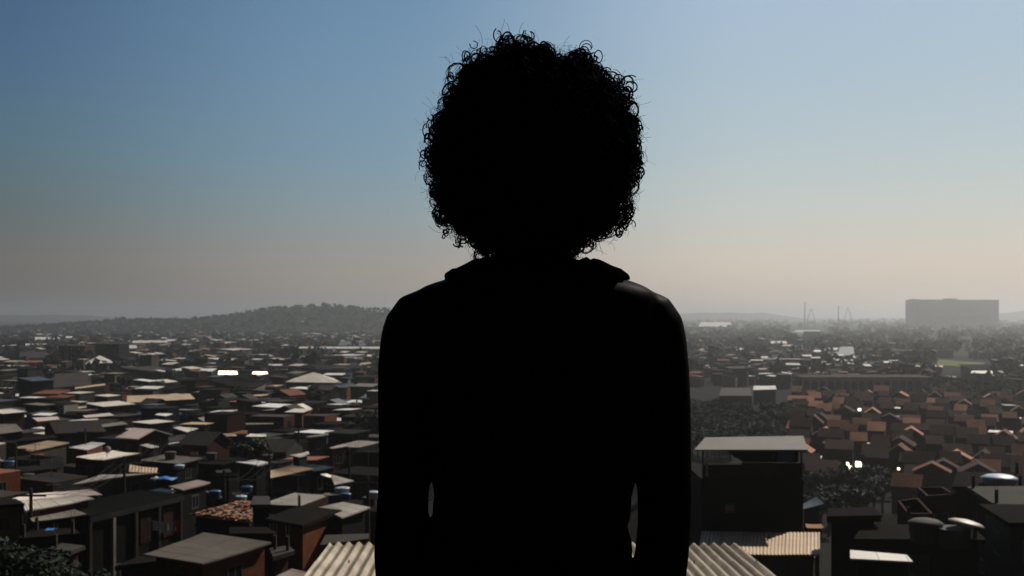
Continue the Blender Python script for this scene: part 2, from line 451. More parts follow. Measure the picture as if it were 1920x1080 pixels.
    m.build('roof', root)
    if style == 'parapet':
        m = MB(); n4 = 4
        for i in range(4):
            a, b = wt[i], wt[(i + 1) % 4]; dr = (b - a); dr.z = 0
            if dr.length < .6: continue
            dr.normalize(); nn = Vector((-dr.y, dr.x, 0)) * .14
            a2 = a + dr * .0; b2 = b - dr * .15
            top = [a2 + Vector((0, 0, .56)), b2 + Vector((0, 0, .56)), b2 + nn + Vector((0, 0, .56)), a2 + nn + Vector((0, 0, .56))]
            m.prism(top, [Vector((p.x, p.y, p.z - .555)) for p in top], wall)
        m.build('parapet', root)
    # ---- openings on the walls that can face the camera
    if body and windows and d < 230:
        H = wt[0].z
        storeys = max(1, int(H / 2.7))
        for i in range(4):
            a, b = wt[i], wt[(i + 1) % 4]; e = b - a; e.z = 0; ln_ = e.length
            if ln_ < 1.6: continue
            dr = e.normalized(); out = Vector((dr.y, -dr.x, 0))
            mid_ = (a + b) / 2
            if out.dot(Vector((-c.x, -c.y, 0)) - mid_) < 0: continue
            cnt = max(1, int(ln_ / 2.9)); hz = min(a.z, b.z)
            for s_ in range(min(storeys, 2)):
                zt = hz - .55 - s_ * 2.8
                for k in range(cnt):
                    if rnd.random() < .5: continue
                    cc = a + dr * (ln_ * (k + .5) / cnt); w_, h_ = rnd.choice([(.9, 1.0), (1.1, 1.1), (.7, .8)])
                    if zt - h_ < .3: continue
                    m = MB()
                    def bar(u0, u1, v0, v1, o0, o1, mt):
                        t = [cc + dr * u0 + out * o1, cc + dr * u1 + out * o1, cc + dr * u1 + out * o0, cc + dr * u0 + out * o0]
                        m.prism([Vector((p.x, p.y, v1)) for p in t], [Vector((p.x, p.y, v0)) for p in t], mt)
                    if near:
                        for (u0, u1, v0, v1) in ((-w_/2, w_/2, zt - .06, zt), (-w_/2, w_/2, zt - h_, zt - h_ + .06), (-w_/2, -w_/2 + .06, zt - h_ + .061, zt - .061), (w_/2 - .06, w_/2, zt - h_ + .061, zt - .061), (-.025, .025, zt - h_ + .061, zt - .061)):
                            bar(u0, u1, v0, v1, -.05, .035, 'window_frame')
                        fo = m.build('window', root); m = MB()
                        bar(-w_/2 + .05, w_/2 - .05, zt - h_ + .05, zt - .05, -.05, .015, 'window_glass'); m.build('pane', fo)
                    else:
                        bar(-w_/2, w_/2, zt - h_, zt, -.05, .02, 'window_glass'); m.build('window', root)
        if near:      # a door on the longest facing wall
            i = max(range(4), key=lambda i: -((wt[i] + wt[(i + 1) % 4]) / 2 + c).y)
            a, b = wt[i], wt[(i + 1) % 4]; e = b - a; e.z = 0; dr = e.normalized(); out = Vector((dr.y, -dr.x, 0)); cc = a + dr * (e.length * .22)
            m = MB(); t = [cc - dr * .4 + out * .03, cc + dr * .4 + out * .03, cc + dr * .4 - out * .04, cc - dr * .4 - out * .04]
            m.prism([Vector((p.x, p.y, 2.4)) for p in t], [Vector((p.x, p.y, .3)) for p in t], 'door_wood'); m.build('door', root)
        if near and style in ('slab', 'parapet'):
            for i in range(4):
                if rnd.random() < .16:
                    q = W2[i].lerp(sum(W2, Vector((0, 0))) / 4, .06); z0 = P[i].z - low - .01
                    m = MB(); m.box(q.x - .07, q.x + .07, q.y - .07, q.y + .07, z0, z0 + .7, 'concrete_slab')
                    for sx in (-.06, .06): m.tube([(q.x + sx, q.y, z0 + .68), (q.x + sx * 1.6, q.y + .03, z0 + 1.25)], .012, 'dull_steel', 4)
                    m.build('pillar', root)
    ps = [proj(p + o) for p in P]; ps = [p for p in ps if p]
    up = rise / d * F if style in ('gable', 'hip') else 0
    BOX.append((min(p[0] for p in ps), max(p[0] for p in ps), min(p[1] for p in ps) - up, max(p[1] for p in ps), d))
    FOOT.append((c.x, c.y, max((p.xy).length for p in P)))
    tag(root, label, cat, group)
    root['px'] = sum(p[0] for p in ps) / 4; root['py'] = sum(p[1] for p in ps) / 4
    return root, [p + o for p in P]

def quad(px, depth=None, pitch=0):
    """photo corners -> corners on a plane DEPTH below the eye at the nearest corner, climbing away by PITCH degrees"""
    my = max(p[1] for p in px); mx = [p[0] for p in px if p[1] == my][0]
    if depth is None:
        d = dist_for(mx, my); depth = (my - HY) / F * d
    Y0 = F * depth / (my - HY); t = math.tan(R(pitch)); out = []
    for x, y in px:
        s = (y - HY) / F; Y = (depth + t * Y0) / (s + t)
        out.append((( x - CX) / F * Y, Y, EZ - s * Y))
    return out
def quadn(px, depth, n):
    # photo corners -> corners on a plane with normal n through the first corner DEPTH below the eye
    p0 = pix(px[0][0], px[0][1], depth); out = []; eye = Vector((0, 0, EZ)); n = Vector(n)
    for x, y in px:
        d = Vector(((x - CX) / F, 1, -(y - HY) / F)); out.append(tuple(eye + d * ((p0 - eye).dot(n) / d.dot(n))))
    return out
def mirror_n(px, depth):              # tilt that returns the sun to the viewer's side
    p = pix(px[0][0], px[0][1], depth); return (sv + (Vector((0, 0, EZ)) - p).normalized()).normalized()
HAND = []
def H(px, label, wall='brick_wall', rmat='grey_sheet', style='sheet', depth=None, pitch=0, short=None, name='house', cat='house', group='houses of the dense town', **k):
    r, w = house(name, quad(px, depth, pitch), wall, rmat, style, label=label, cat=cat, group=group, **k)
    HAND.append((r, short)); return r, w

# ------------------------------------------------------------------ the houses one can point at (photo corners, front to back)
TOWN = 'houses of the dense town'
# near row, left
H([(379, 1057), (509, 1017), (381, 999), (268, 1039)], 'orange brick house under a broad weathered grey sheet roof with faded patches', 'red_brick', 'weathered_sheet', short='the broad grey sheet roof')
H([(293, 1052), (293, 1044), (262, 1042), (215, 1062)], 'low grey rendered annexe against the orange brick house with broad grey roof', 'grey_wall', 'dark_slab', 'slab', windows=False)
H([(133, 1033), (160, 1023), (116, 1018), (89, 1029)], 'narrow dark red brick tower block with small pale flat roof', 'brick_wall', 'concrete_slab', 'slab', short='the narrow red brick tower')
H([(61, 978), (163, 964), (124, 949), (44, 958)], 'lean-to shed under a plain olive-tan sheet roof below the long white roof', 'dark_wall', 'weathered_sheet', short='the olive-tan lean-to roof')
H([(47, 958), (177, 934), (147, 926), (40, 940)], 'long house under the big white corrugated sheet roof', 'brick_wall', 'white_sheet', short='the long white corrugated roof', depth=11.7)
H([(2, 941), (192, 927), (169, 917), (50, 927)], 'long house with pinkish grey sheet roof behind the big white corrugated one', 'brick_wall', 'pink_sheet', depth=12.2)
H([(-30, 948), (46, 944), (30, 935), (-30, 935)], 'tall olive concrete house with dark flat roof and brick base at the picture edge', 'olive_wall', 'dark_slab', 'slab', depth=11.0, short='the olive concrete house')
WS, WSW = H([(168, 968), (345, 927), (262, 918), (128, 944)], 'large workshop under a nearly black roof with pale fascia and open front', 'dark_wall', 'dark_sheet', depth=12.3, short='the black workshop roof')
H([(281, 934), (330, 920), (300, 915), (248, 927)], 'house under a blue-grey sheet roof between black workshop and pink sheet roof', 'dark_wall', 'blue_grey_sheet', depth=12.4)
H([(342, 919), (395, 905), (370, 900), (316, 912)], 'house under a pinkish white corrugated roof above the black workshop', 'dark_wall', 'pink_sheet', short='the pinkish white roof')
H([(356, 964), (472, 978), (474, 938), (455, 938)], 'house whose tan roof is littered with broken bricks and tiles', 'dark_wall', 'tan_sheet', short='the rubble-strewn roof', pitch=4)
H([(568, 985), (641, 956), (560, 947), (497, 972)], 'brown brick house with a large bare dark roof slab', 'red_brick', 'dark_slab', 'slab', short='the bare dark roof slab')
H([(641, 971), (695, 951), (643, 941), (597, 951)], 'house under a cream sheet roof tilted beside the bare dark slab', 'dark_wall', 'white_sheet', short='the cream sheet roof')
H([(470, 946), (508, 946), (505, 930), (475, 930)], 'small dark shack with cluttered roof standing on the rubble-strewn roof edge', 'dark_wall', 'aged_sheet', 'slab', windows=False, depth=11.6)
H([(565, 1086), (579, 1074), (547, 1066), (518, 1080)], 'little shed under a pale ribbed metal roof before the orange brick wall', 'dark_wall', 'pink_sheet', windows=False)
H([(512, 1044), (553, 1032), (540, 1022), (505, 1028)], 'low shed with grey cement roof behind the orange brick house', 'brick_wall', 'concrete_slab', 'slab')
H([(600, 1022), (690, 1010), (692, 1000), (610, 1003)], 'low dark house under an aged roof just beyond the corrugated foreground roof', 'dark_wall', 'aged_sheet', 'slab')
H([(430, 1000), (520, 1000), (500, 988), (430, 988)], 'dark flat roofed house directly behind the broad grey sheet roof', 'dark_wall', 'dark_slab', 'slab')
H([(30, 1010), (150, 1000), (140, 990), (60, 992)], 'covered terrace house with white posts under the olive-tan lean-to', 'render_wall', 'dark_slab', 'slab')
def lpart(root, name, prisms, mt):
    m = MB(); o = root.location
    for top, zb_ in prisms: m.prism([Vector(p) - o for p in top], [Vector((p[0] - o.x, p[1] - o.y, zb_ - o.z)) for p in top], mt)
    return m.build(name, root)
A_, B_ = Vector(WSW[0]), Vector(WSW[1]); D_ = (B_ - A_); D_.z = 0; Ln = D_.length; D_.normalize(); O_ = Vector((D_.y, -D_.x, 0))
if O_.dot(-A_) < 0: O_ = -O_
zt_ = A_.z - .10
lpart(WS, 'fascia', [([A_ + O_ * .05 + Vector((0, 0, -.10)), B_ + O_ * .05 + Vector((0, 0, -.10)), B_ - O_ * .02 + Vector((0, 0, -.10)), A_ - O_ * .02 + Vector((0, 0, -.10))], zt_ - .32)], 'grey_wall')
for t_ in (.01, .24, .47, .72, .97):
    c_ = A_ + D_ * Ln * t_ + Vector((0, 0, -.43)); lpart(WS, 'column', [([c_ - D_ * .11 + O_ * .04, c_ + D_ * .11 + O_ * .04, c_ + D_ * .11 - O_ * .16, c_ - D_ * .11 - O_ * .16], WS.location.z)], 'render_wall' if t_ != .24 else 'pale_wall')
for t_, mt_ in ((.53, 'dark_brick'), (.78, 'brick_wall')):
    c_ = A_ + D_ * Ln * t_ + Vector((0, 0, -.7)); lpart(WS, 'panel', [([c_ - O_ * .12, c_ + D_ * Ln * .15 - O_ * .12, c_ + D_ * Ln * .15 - O_ * .28, c_ - O_ * .28], A_.z - 2.6)], mt_)
# second band, left
H([(54, 846), (130, 830), (88, 826), (27, 839)], 'house under a warm tan sheet roof with a shaded balcony below', 'render_wall', 'tan_sheet', short='the warm tan roof', rise=1)
H([(163, 844), (197, 831), (171, 829), (129, 839)], 'red brick house under a brilliant white sheet roof', 'red_brick', 'bright_metal', short='the brilliant white roof')
H([(-10, 815), (44, 808), (30, 795), (-10, 795)], 'house at the picture edge with a dull grey pitched sheet roof', 'dark_wall', 'grey_sheet', pitch=6)
H([(104, 813), (200, 809), (165, 796), (80, 800)], 'wide dark house under a low grey gable roof', 'dark_wall', 'aged_sheet', 'gable', rise=1.1, short='the low grey gable', pitch=3)
H([(30, 828), (110, 820), (100, 815), (40, 820)], 'blue walled house behind the warm tan roof', 'blue_wall', 'dark_slab', 'slab')
H([(92, 779), (108, 774.5), (75, 774), (59, 778)], 'small house topped by a bright white slab behind the low grey gable', 'brick_wall', 'bright_metal')
H([(70, 790), (112, 786), (108, 781), (60, 783)], 'brick house with a faded pink roof under the bright white slab', 'red_brick', 'pink_sheet')
H([(160, 783), (215, 779), (205, 774), (155, 779)], 'brick house with pinkish roof along the dark gap between roofs', 'brick_wall', 'pink_sheet')
H([(190, 801), (240, 795), (230, 790), (175, 798)], 'house with pale grey roof right of the low grey gable', 'dark_wall', 'grey_sheet')
H([(310, 780), (324, 776), (300, 773.5), (290, 777.5)], 'small house under a glaring white sheet roof among black walls', 'dark_wall', 'bright_metal')
H([(280, 840), (301, 837), (275, 831.5), (262, 834)], 'grey house with a pale yellow roof above the teal wall', 'grey_wall', 'white_sheet')
H([(241, 884), (294, 886), (296, 877), (243, 871)], 'shed with a tilted yellowish sheet roof', 'dark_wall', 'tan_sheet', pitch=9, short='the tilted yellowish sheet')
H([(482, 872), (505, 867), (478, 862), (442, 866)], 'tall dark house crowned by a brilliant white flat sheet', 'dark_wall', 'bright_metal', short='the white-topped tall house', thick=.12)
H([(507, 896), (588, 879), (545, 872), (507, 882)], 'wide dark house under a plain brown-tan roof', 'dark_wall', 'tan_sheet', short='the brown-tan roof', pitch=2)
H([(588, 883), (626, 876), (580, 870.5), (560, 873)], 'house under a slate blue roof joined to the brown-tan one', 'dark_wall', 'blue_grey_sheet')
H([(627, 909), (664, 901), (621, 890), (622, 897)], 'brick house under a ribbed ivory sheet roof', 'brick_wall', 'white_sheet', short='the ribbed ivory roof')
H([(600, 889), (625, 896), (626, 891), (612, 888)], 'shed with narrow pale roof against the ribbed ivory roof', 'brick_wall', 'white_sheet')
H([(560, 857), (580, 850), (578, 846), (543, 853)], 'small house under a torn bluish white roof beside dark foliage', 'dark_wall', 'white_sheet')
H([(623, 841), (653, 836), (641, 833), (617, 839)], 'house with a pink and white roof above the red brick lots', 'brick_wall', 'pink_sheet')
H([(580, 820), (617, 815), (615, 811), (572, 818)], 'house under a long pale strip of roof', 'dark_wall', 'grey_sheet')
H([(406, 886), (435, 885), (430, 879), (404, 882)], 'dark house with a small brown roof left of the tall dark house', 'dark_wall', 'aged_sheet')
H([(610, 929), (655, 926), (650, 921), (606, 925)], 'house with weathered grey roof over blue tarps', 'blue_wall', 'grey_sheet')
H([(440, 930), (470, 925), (455, 918), (432, 924)], 'small hut with olive roof next to the blue water tanks', 'dark_wall', 'aged_sheet')
H([(137, 908), (215, 895), (300, 886), (190, 890)], 'long low house under a curved brownish grey roof', 'render_wall', 'grey_sheet', depth=12.9)
H([(350, 810), (372, 803), (335, 800), (325, 802)], 'house with a bright ivory roof on a black gable wall', 'dark_wall', 'white_sheet')
H([(462, 796), (513, 795), (512, 793), (460, 793)], 'house under a long thin pale roof line', 'teal_wall', 'grey_sheet', pitch=5)
H([(460, 818), (500, 818), (498, 814), (470, 813)], 'house with a cream roof in the middle of the dark blocks', 'dark_wall', 'white_sheet', pitch=2)
H([(416, 818), (445, 817), (440, 813), (414, 813)], 'house with a yellowish cream roof next to a plain cream one', 'dark_wall', 'tan_sheet', pitch=2)

# large sheds and landmarks farther out, left
def far(px, label, wall, rmat, style='sheet', name='warehouse', cat='warehouse', depth=None, **k):
    return H(px, label, wall, rmat, style, name=name, cat=cat, group=k.pop('group', 'sheds and larger buildings of the plain'), depth=depth, windows=False, near=False, **k)
far([(238, 755), (366, 748), (356, 738), (238, 742)], 'long shed with a wide brownish cream roof', 'dark_wall', 'tan_sheet', short='the long brownish cream shed')
far([(140, 729), (198, 722), (196, 719), (141, 726)], 'narrow shed whose roof shows as a tan band', 'dark_wall', 'tan_sheet')
far([(100, 727), (170, 722), (160, 710), (105, 714)], 'grey shed with broad dull roof behind the tan band roof', 'grey_wall', 'aged_sheet', 'gable', rise=3)
far([(160, 682), (212, 680), (206, 675), (168, 675)], 'hall under a cream hipped roof beside the block of flats', 'dark_wall', 'white_sheet', 'hip', rise=3, short='the cream hipped hall')
far([(33, 672), (92, 671), (88, 659), (38, 659)], 'long grey-green shed with stepped roof', 'grey_wall', 'aged_sheet', pitch=5)
far([(40, 680), (95, 679), (93, 675), (44, 676)], 'rust red brick shed below the grey-green stepped one', 'red_brick', 'rust_red_sheet', pitch=2)
far([(65, 637), (112, 636), (112, 632), (66, 632)], 'white roofed factory shed far off near the horizon, the longer of two', 'pale_wall', 'bright_metal', pitch=6)
far([(123, 634), (136, 633), (135, 630.5), (124, 630.5)], 'white roofed factory shed far off near the horizon, the shorter of two', 'pale_wall', 'bright_metal', pitch=6)
far([(225, 654), (257, 653), (256, 647), (226, 647)], 'cream roofed depot below the wooded hill', 'pale_wall', 'white_sheet', pitch=5)
far([(248, 643), (315, 642), (314, 638.5), (249, 638.5)], 'very long white roofed depot at the foot of the wooded hill', 'pale_wall', 'white_sheet', pitch=6)
far([(560, 653), (715, 654), (715, 650), (562, 650)], 'low shed with one very thin pale roof line beneath the hill', 'dark_wall', 'white_sheet', pitch=5, short='the thin pale roof line')
far([(633, 648), (686, 648), (680, 639), (640, 639)], 'blue-grey hall rising behind the thin pale roof line', 'blue_wall', 'blue_grey_sheet', 'hip', rise=2)
far([(535, 716), (642, 718), (625, 709), (552, 709)], 'market hall with white hipped roof and raised cap', 'dark_wall', 'white_sheet', 'hip', rise=2.4, short='the white hipped market hall', name='market_hall', cat='market hall')
mat('polished_metal', (.88, .74, .58), .56, .05, .5, .5, metal=1)
for q_, lb in (([(409, 702), (446, 702), (444, 696), (410, 695.5)], 'house whose steep polished metal sheet flashes white in the sun'), ([(473, 701), (502, 701), (501, 697), (474, 697)], 'house with smaller flashing metal sheet beside the brightest one')):
    dp_ = 22.5; r_, _ = house('house', quadn(q_, dp_, mirror_n(q_, dp_)), 'dark_wall', 'polished_metal', 'sheet', overhang=0, label=lb, group=TOWN, windows=False, near=False); HAND.append((r_, 'the flashing metal sheets' if 'smaller' in lb else None))
def flats(px0, px1, ptop, d, depth_m, wall, label, floors, cols, stripe=False, group='sheds and larger buildings of the plain', short=None):
    X0, X1 = (px0 - CX) / F * d, (px1 - CX) / F * d; top = EZ - (ptop - HY) / F * d
    c = Vector(((X0 + X1) / 2, d + depth_m / 2, gz((X0 + X1) / 2, d) - .5)); H_ = top - c.z; w = (X1 - X0) / 2
    root = empty('apartment_building', c); m = MB(); m.box(-w, w, -depth_m / 2, depth_m / 2, 0, H_, wall); m.build('wall', root)
    m = MB(); m.box(-w - .3, w + .3, -depth_m / 2 - .3, depth_m / 2 + .3, H_ + .01, H_ + .5, 'concrete_slab'); m.build('roof', root)
    fh = H_ * .93 / floors
    for i in range(floors):
        for j in range(cols):
            x = -w + 2 * w * (j + .5) / cols
            if stripe and abs(x + w * .42) < w * .16: continue
            m = MB(); m.box(x - w * .55 / cols, x + w * .55 / cols, -depth_m / 2 - .08, -depth_m / 2 + .05, H_ - fh * (i + .75), H_ - fh * (i + .28), 'pale_wall' if stripe and (i + j) % 2 else 'window_glass'); m.build('window', root)
    if stripe:
        m = MB(); m.box(-w * .56, -w * .26, -depth_m / 2 - .4, -depth_m / 2 + .1, 0, H_ + 1, 'pale_wall'); m.build('stair_tower', root)
    tag(root, label, 'building', group); BOX.append((px0, px1, ptop, ptop + H_ / d * F, d)); FOOT.append((c.x, c.y, w * 1.2)); HAND.append((root, short))
    root['px'] = (px0 + px1) / 2; root['py'] = ptop
    return root
flats(110, 158, 650, 560, 14, 'brick_wall', 'brown block of flats with a pale vertical stair tower', 5, 7, True, short='the brown block of flats')
flats(160, 223, 646, 590, 16, 'dark_wall', 'dark slab of flats next to the brown block with pale stair tower', 5, 8)
flats(262, 284, 668, 470, 10, 'render_wall', 'slim grey tower rising from the low roofs', 6, 3)
flats(640, 652, 712, 320, 6, 'teal_wall', 'slim bluish tower house near the market hall', 3, 2)

# right: the tall house, its neighbours
r_, w_ = H([(1302, 843), (1515, 843), (1506, 817), (1322, 820)], 'tall dark brick house with open top floor under a wide grey sheet roof', 'dark_wall', 'plain_grey', near=False, depth=7.1, body=False, name='house', short='the tall grey-roofed house', pitch=6)
# body of that house: brick below, open veranda floor on top
Y0 = 57.2; x0, x1 = (1316 - CX) / F * Y0, (1506 - CX) / F * Y0; zr = EZ - 7.35; o = r_.location
def part(root, name, boxes, mt, parent=None):
    m = MB()
    for b in boxes: m.box(b[0] - root.location.x, b[1] - root.location.x, b[2] - root.location.y, b[3] - root.location.y, b[4] - root.location.z, b[5] - root.location.z, mt)
    return m.build(name, parent or root)
pz = lambda y, Y: EZ - (y - HY) / F * Y
px2 = lambda x, Y: (x - CX) / F * Y
gb = gz(x0, Y0) - .5
part(r_, 'wall', [(x0, x1, Y0, Y0 + 6, gb, pz(898, Y0))], 'dark_wall')
part(r_, 'brick_storey', [(x0 + .05, px2(1392, Y0), Y0 + .05, Y0 + .22, pz(898, Y0) + .003, pz(872, Y0)), (px2(1392, Y0) + .003, x1 - .05, Y0 + .06, Y0 + .25, pz(898, Y0) + .003, pz(869, Y0))], 'dark_brick')
part(r_, 'upper_room', [(px2(1396, Y0), px2(1500, Y0), Y0 + .3, Y0 + 5.5, pz(868, Y0) , pz(846, Y0) + .0)], 'dark_wall')
part(r_, 'shutter', [(px2(1460, Y0), px2(1491, Y0), Y0 + .22, Y0 + .34, pz(867, Y0), pz(848, Y0))], 'blue_wall')
part(r_, 'shutter', [(px2(1448, Y0), px2(1457, Y0), Y0 + .22, Y0 + .34, pz(862, Y0), pz(851, Y0))], 'render_wall')
for xx in (1319, 1504): part(r_, 'post', [(px2(xx, Y0) - .05, px2(xx, Y0) + .05, Y0 + .1, Y0 + .2, pz(872, Y0), pz(844, Y0))], 'dull_steel')
part(r_, 'post', [(px2(1325, Y0) - .06, px2(1325, Y0) + .06, Y0 - .1, Y0 - .003, pz(893, Y0), pz(868, Y0))], 'pale_wall')
f_ = part(r_, 'window', [(px2(1360, Y0), px2(1377, Y0), Y0 - .04, Y0 + .1, pz(961, Y0), pz(945, Y0))], 'olive_wall')
part(r_, 'pane', [(px2(1362.5, Y0), px2(1374.5, Y0), Y0 - .06, Y0 - .045, pz(959, Y0), pz(947, Y0))], 'window_glass', f_)
BOX.append((1302, 1515, 817, 1010, 57)); FOOT.append(((x0 + x1) / 2, Y0 + 3, 4))
H([(1308, 1038), (1537, 1040), (1537, 998), (1316, 996)], 'low shed under a tan corrugated roof in front of the tall house', 'olive_wall', 'tan_sheet', depth=11.35, short='the tan corrugated roof')
H([(1550, 968), (1652, 966), (1640, 950), (1552, 953)], 'black walled house with thin olive roof edge right of the tan roof', 'dark_wall', 'dark_slab', 'slab', depth=9.6, short='the black walled house', thick=.3)
H([(1594, 1047), (1712, 1053), (1700, 1040), (1594, 1031)], 'little lean-to whose cream sheet roof shines below the two cisterns', 'dark_wall', 'white_sheet', depth=9.2, near=False)
H([(1700, 958), (1760, 958), (1722, 925), (1672, 930)], 'unfinished brick house with sloping wall tops', 'brick_wall', 'dark_slab', 'parapet', depth=10.2, pitch=8)
H([(1735, 925), (1800, 922), (1770, 906), (1712, 906)], 'unfinished dark brick house behind the sloping walls', 'brick_wall', 'dark_slab', 'parapet', depth=10.8)
H([(1785, 912), (1925, 914), (1915, 886), (1795, 884)], 'black flat roofed house that carries the big pale round tank', 'dark_wall', 'dark_slab', 'slab', depth=10.6, pitch=2)
H([(1864, 945), (1960, 946), (1935, 911), (1812, 912)], 'house under a streaked grey cement roof at the picture edge', 'dark_wall', 'concrete_slab', 'slab', depth=10.0)
H([(1892, 980), (1990, 980), (1960, 946), (1835, 945)], 'grey walled house with brown flat roof nearest the picture edge', 'grey_wall', 'dark_slab', 'slab', depth=8.6, short='the brown flat roof')
H([(1600, 1010), (1850, 1012), (1820, 985), (1620, 982)], 'wide dark terrace roof that carries the two cisterns', 'dark_wall', 'dark_slab', 'slab', depth=10.2, short='the cistern terrace')
H([(1505, 955), (1545, 944), (1530, 931), (1505, 945)], 'small house under blue-grey roof between tall house and black wall', 'dark_wall', 'blue_grey_sheet', depth=14.5)
H([(1292, 948), (1314, 933), (1300, 928), (1290, 930)], 'house with a bright cream roof tip beside the tall house', 'brick_wall', 'white_sheet', depth=14)
H([(1512, 990), (1545, 990), (1540, 982), (1510, 982)], 'brown shed with a white corner right beside the tan roof', 'brick_wall', 'terracotta_tile', depth=12.5)
# two roofs that mirror the sun
for q_, lb in (([(1588, 872), (1592, 872), (1591, 867), (1587, 867)], 'smallest sun-flashing skylight of the estate, in front of the brightest pair'), ([(1594, 884), (1600, 886), (1597, 874), (1591, 873)], 'narrow tilted sun-flashing skylight, left of the brightest pair'), ([(1604, 875), (1616, 876), (1614, 866), (1604, 865)], 'broad sun-flashing skylight, right of the brightest pair'), ([(1609, 770), (1614, 770), (1614, 766), (1609, 766)], 'tiny bright skylight in the upper rows of the estate'), ([(1683, 881), (1687, 881), (1687, 877), (1683, 877)], 'tiny bright skylight right of the flashing pair')):
    r_, _ = house('skylight_dormer', quadn(q_, 24.2, mirror_n(q_, 24.2)), 'dark_wall', 'polished_metal', 'sheet', overhang=0, label=lb, cat='skylight', group='flashing skylights of the estate', windows=False, near=False)
# right: valley and plain landmarks
def R_(px, label, wall, rmat, style='sheet', **k): return far(px, label, wall, rmat, style, **k)
R_([(1348, 742), (1410, 742), (1408, 727), (1352, 727)], 'blank bluish grey warehouse among the trees', 'grey_wall', 'aged_sheet', 'slab', short='the blank bluish warehouse', depth=26)
R_([(1412, 731), (1456, 730), (1454, 723), (1413, 723.5)], 'shed with a pale cream roof next to the bluish warehouse', 'grey_wall', 'white_sheet', pitch=5)
R_([(1570, 666), (1602, 666), (1600, 650), (1575, 650)], 'blue roofed hall standing before the distant wood', 'blue_wall', 'blue_grey_sheet', pitch=10)
for q_, lb in (([(1443, 644), (1476, 644), (1474, 639.5), (1446, 639.5)], 'white roofed shed alone in the hazy plain'), ([(1525, 659.5), (1554, 659.5), (1553, 656), (1527, 656)], 'shed with bright white roof left of the blue hall'), ([(1556, 667), (1582, 667), (1581, 664), (1557, 664)], 'shed with thin white roof just below the blue hall'), ([(1426, 671), (1440, 671), (1440, 668), (1427, 668)], 'little white roofed workshop in the hazy town'), ([(1380, 656), (1410, 656), (1409, 652.5), (1382, 652.5)], 'shed with a white and pink roof in the hazy town'), ([(1820, 700), (1862, 700), (1860, 695), (1822, 695)], 'pair of joined white roofed sheds below the green field'), ([(1310, 612), (1372, 613), (1370, 604), (1314, 604)], 'pale hazy building group near the shoreline')):
    R_(q_, lb, 'grey_wall', 'white_sheet' if 'bright' not in lb else 'bright_metal', pitch=5)
# long arcaded building
d = 415; X0, X1 = px2(1505, d), px2(1745, d); zt = pz(709, d); zb = gz((X0 + X1) / 2, d) - .5
ar = empty('arcade_building', ((X0 + X1) / 2, d + 6, zb)); w = (X1 - X0) / 2; h = zt - zb
m = MB(); m.box(-w, w, -3, 6, 0, h, 'blue_grey_wall'); m.build('wall', ar)
m = MB(); m.box(-w - .5, w + .5, -6.4, 6.5, h + .005, h + .45, 'pale_wall'); m.build('cornice', ar)
m = MB(); t = [(-w, -5.6, h + .46), (w, -5.6, h + .46), (w, 6, h + .75), (-w, 6, h + .75)]; m.prism(t, [(x, y, h + .455) for x, y, z in t], 'dark_terracotta'); m.build('roof', ar)
nb = 16
for i in range(nb):
    a0 = -w + 2 * w * i / nb; a1 = -w + 2 * w * (i + 1) / nb; m = MB(); c_ = (a0 + a1) / 2; rr = (a1 - a0) / 2 - .35
    for s_ in range(8):
        t0, t1 = math.pi * s_ / 8, math.pi * (s_ + 1) / 8; zz = h - 1.0 - rr
        q = [(c_ - rr * math.cos(t0), zz + rr * math.sin(t0)), (c_ - rr * math.cos(t1), zz + rr * math.sin(t1))]
        m.prism([(q[0][0], -6, h - .01), (q[1][0], -6, h - .01), (q[1][0], -5.3, h - .01), (q[0][0], -5.3, h - .01)], [(q[0][0], -6, q[0][1]), (q[1][0], -6, q[1][1]), (q[1][0], -5.3, q[1][1]), (q[0][0], -5.3, q[0][1])], 'white_paint')
    m.box(a0 - .001, a0 + .35, -6.01, -5.3, 0, h - .01, 'white_paint'); m.box(a1 - .35, a1 - .002, -6.02, -5.3, 0, h - .01, 'white_paint')
    m.build('arch', ar)
tag(ar, 'long bluish building with a row of tall arches and reddish roof', 'building', 'sheds and larger buildings of the plain'); HAND.append((ar, 'the long arcaded building')); ar['px'] = 1625; ar['py'] = 715
BOX.append((1505, 1745, 705, 745, 415)); FOOT.append(((X0 + X1) / 2, d, 22)); FOOT.append((X0 + 8, d, 12)); FOOT.append((X1 - 8, d, 12))
# the big slab block on the horizon
d = 2900; X0, X1 = px2(1713, d), px2(1873, d); c_ = ((X0 + X1) / 2, d + 30, 0); w = (X1 - X0) / 2
bb = empty('hospital_block', c_); zt = pz(562, d)
m = MB(); m.box(-w, w, -30, 30, 0, zt, 'haze_concrete'); m.build('wall', bb)
for a, b_, hh in ((1714, 1730, 1.4), (1779, 1800, 2.6), (1742, 1750, .7), (1757, 1764, .7)):
    m = MB(); m.box(px2(a, d) - c_[0], px2(b_, d) - c_[0], -12, 12, zt + .01, zt + hh * d / F, 'haze_concrete'); m.build('plant_room', bb)
for k in range(12):
    m = MB(); z = zt - 3 - k * 3.6; m.box(-w + 4, w - 4, -30.3, -29.9, z - 1.5, z, 'window_glass'); m.build('window_band', bb)
m = MB(); m.box(-w, w, -31.2, -29.8, zt - 1.6, zt + .02, 'haze_concrete'); m.build('parapet', bb)
tag(bb, 'huge pale slab block standing alone on the hazy horizon', 'building'); bb['px'] = 1790; bb['py'] = 580; HAND.append((bb, 'the huge slab block'))
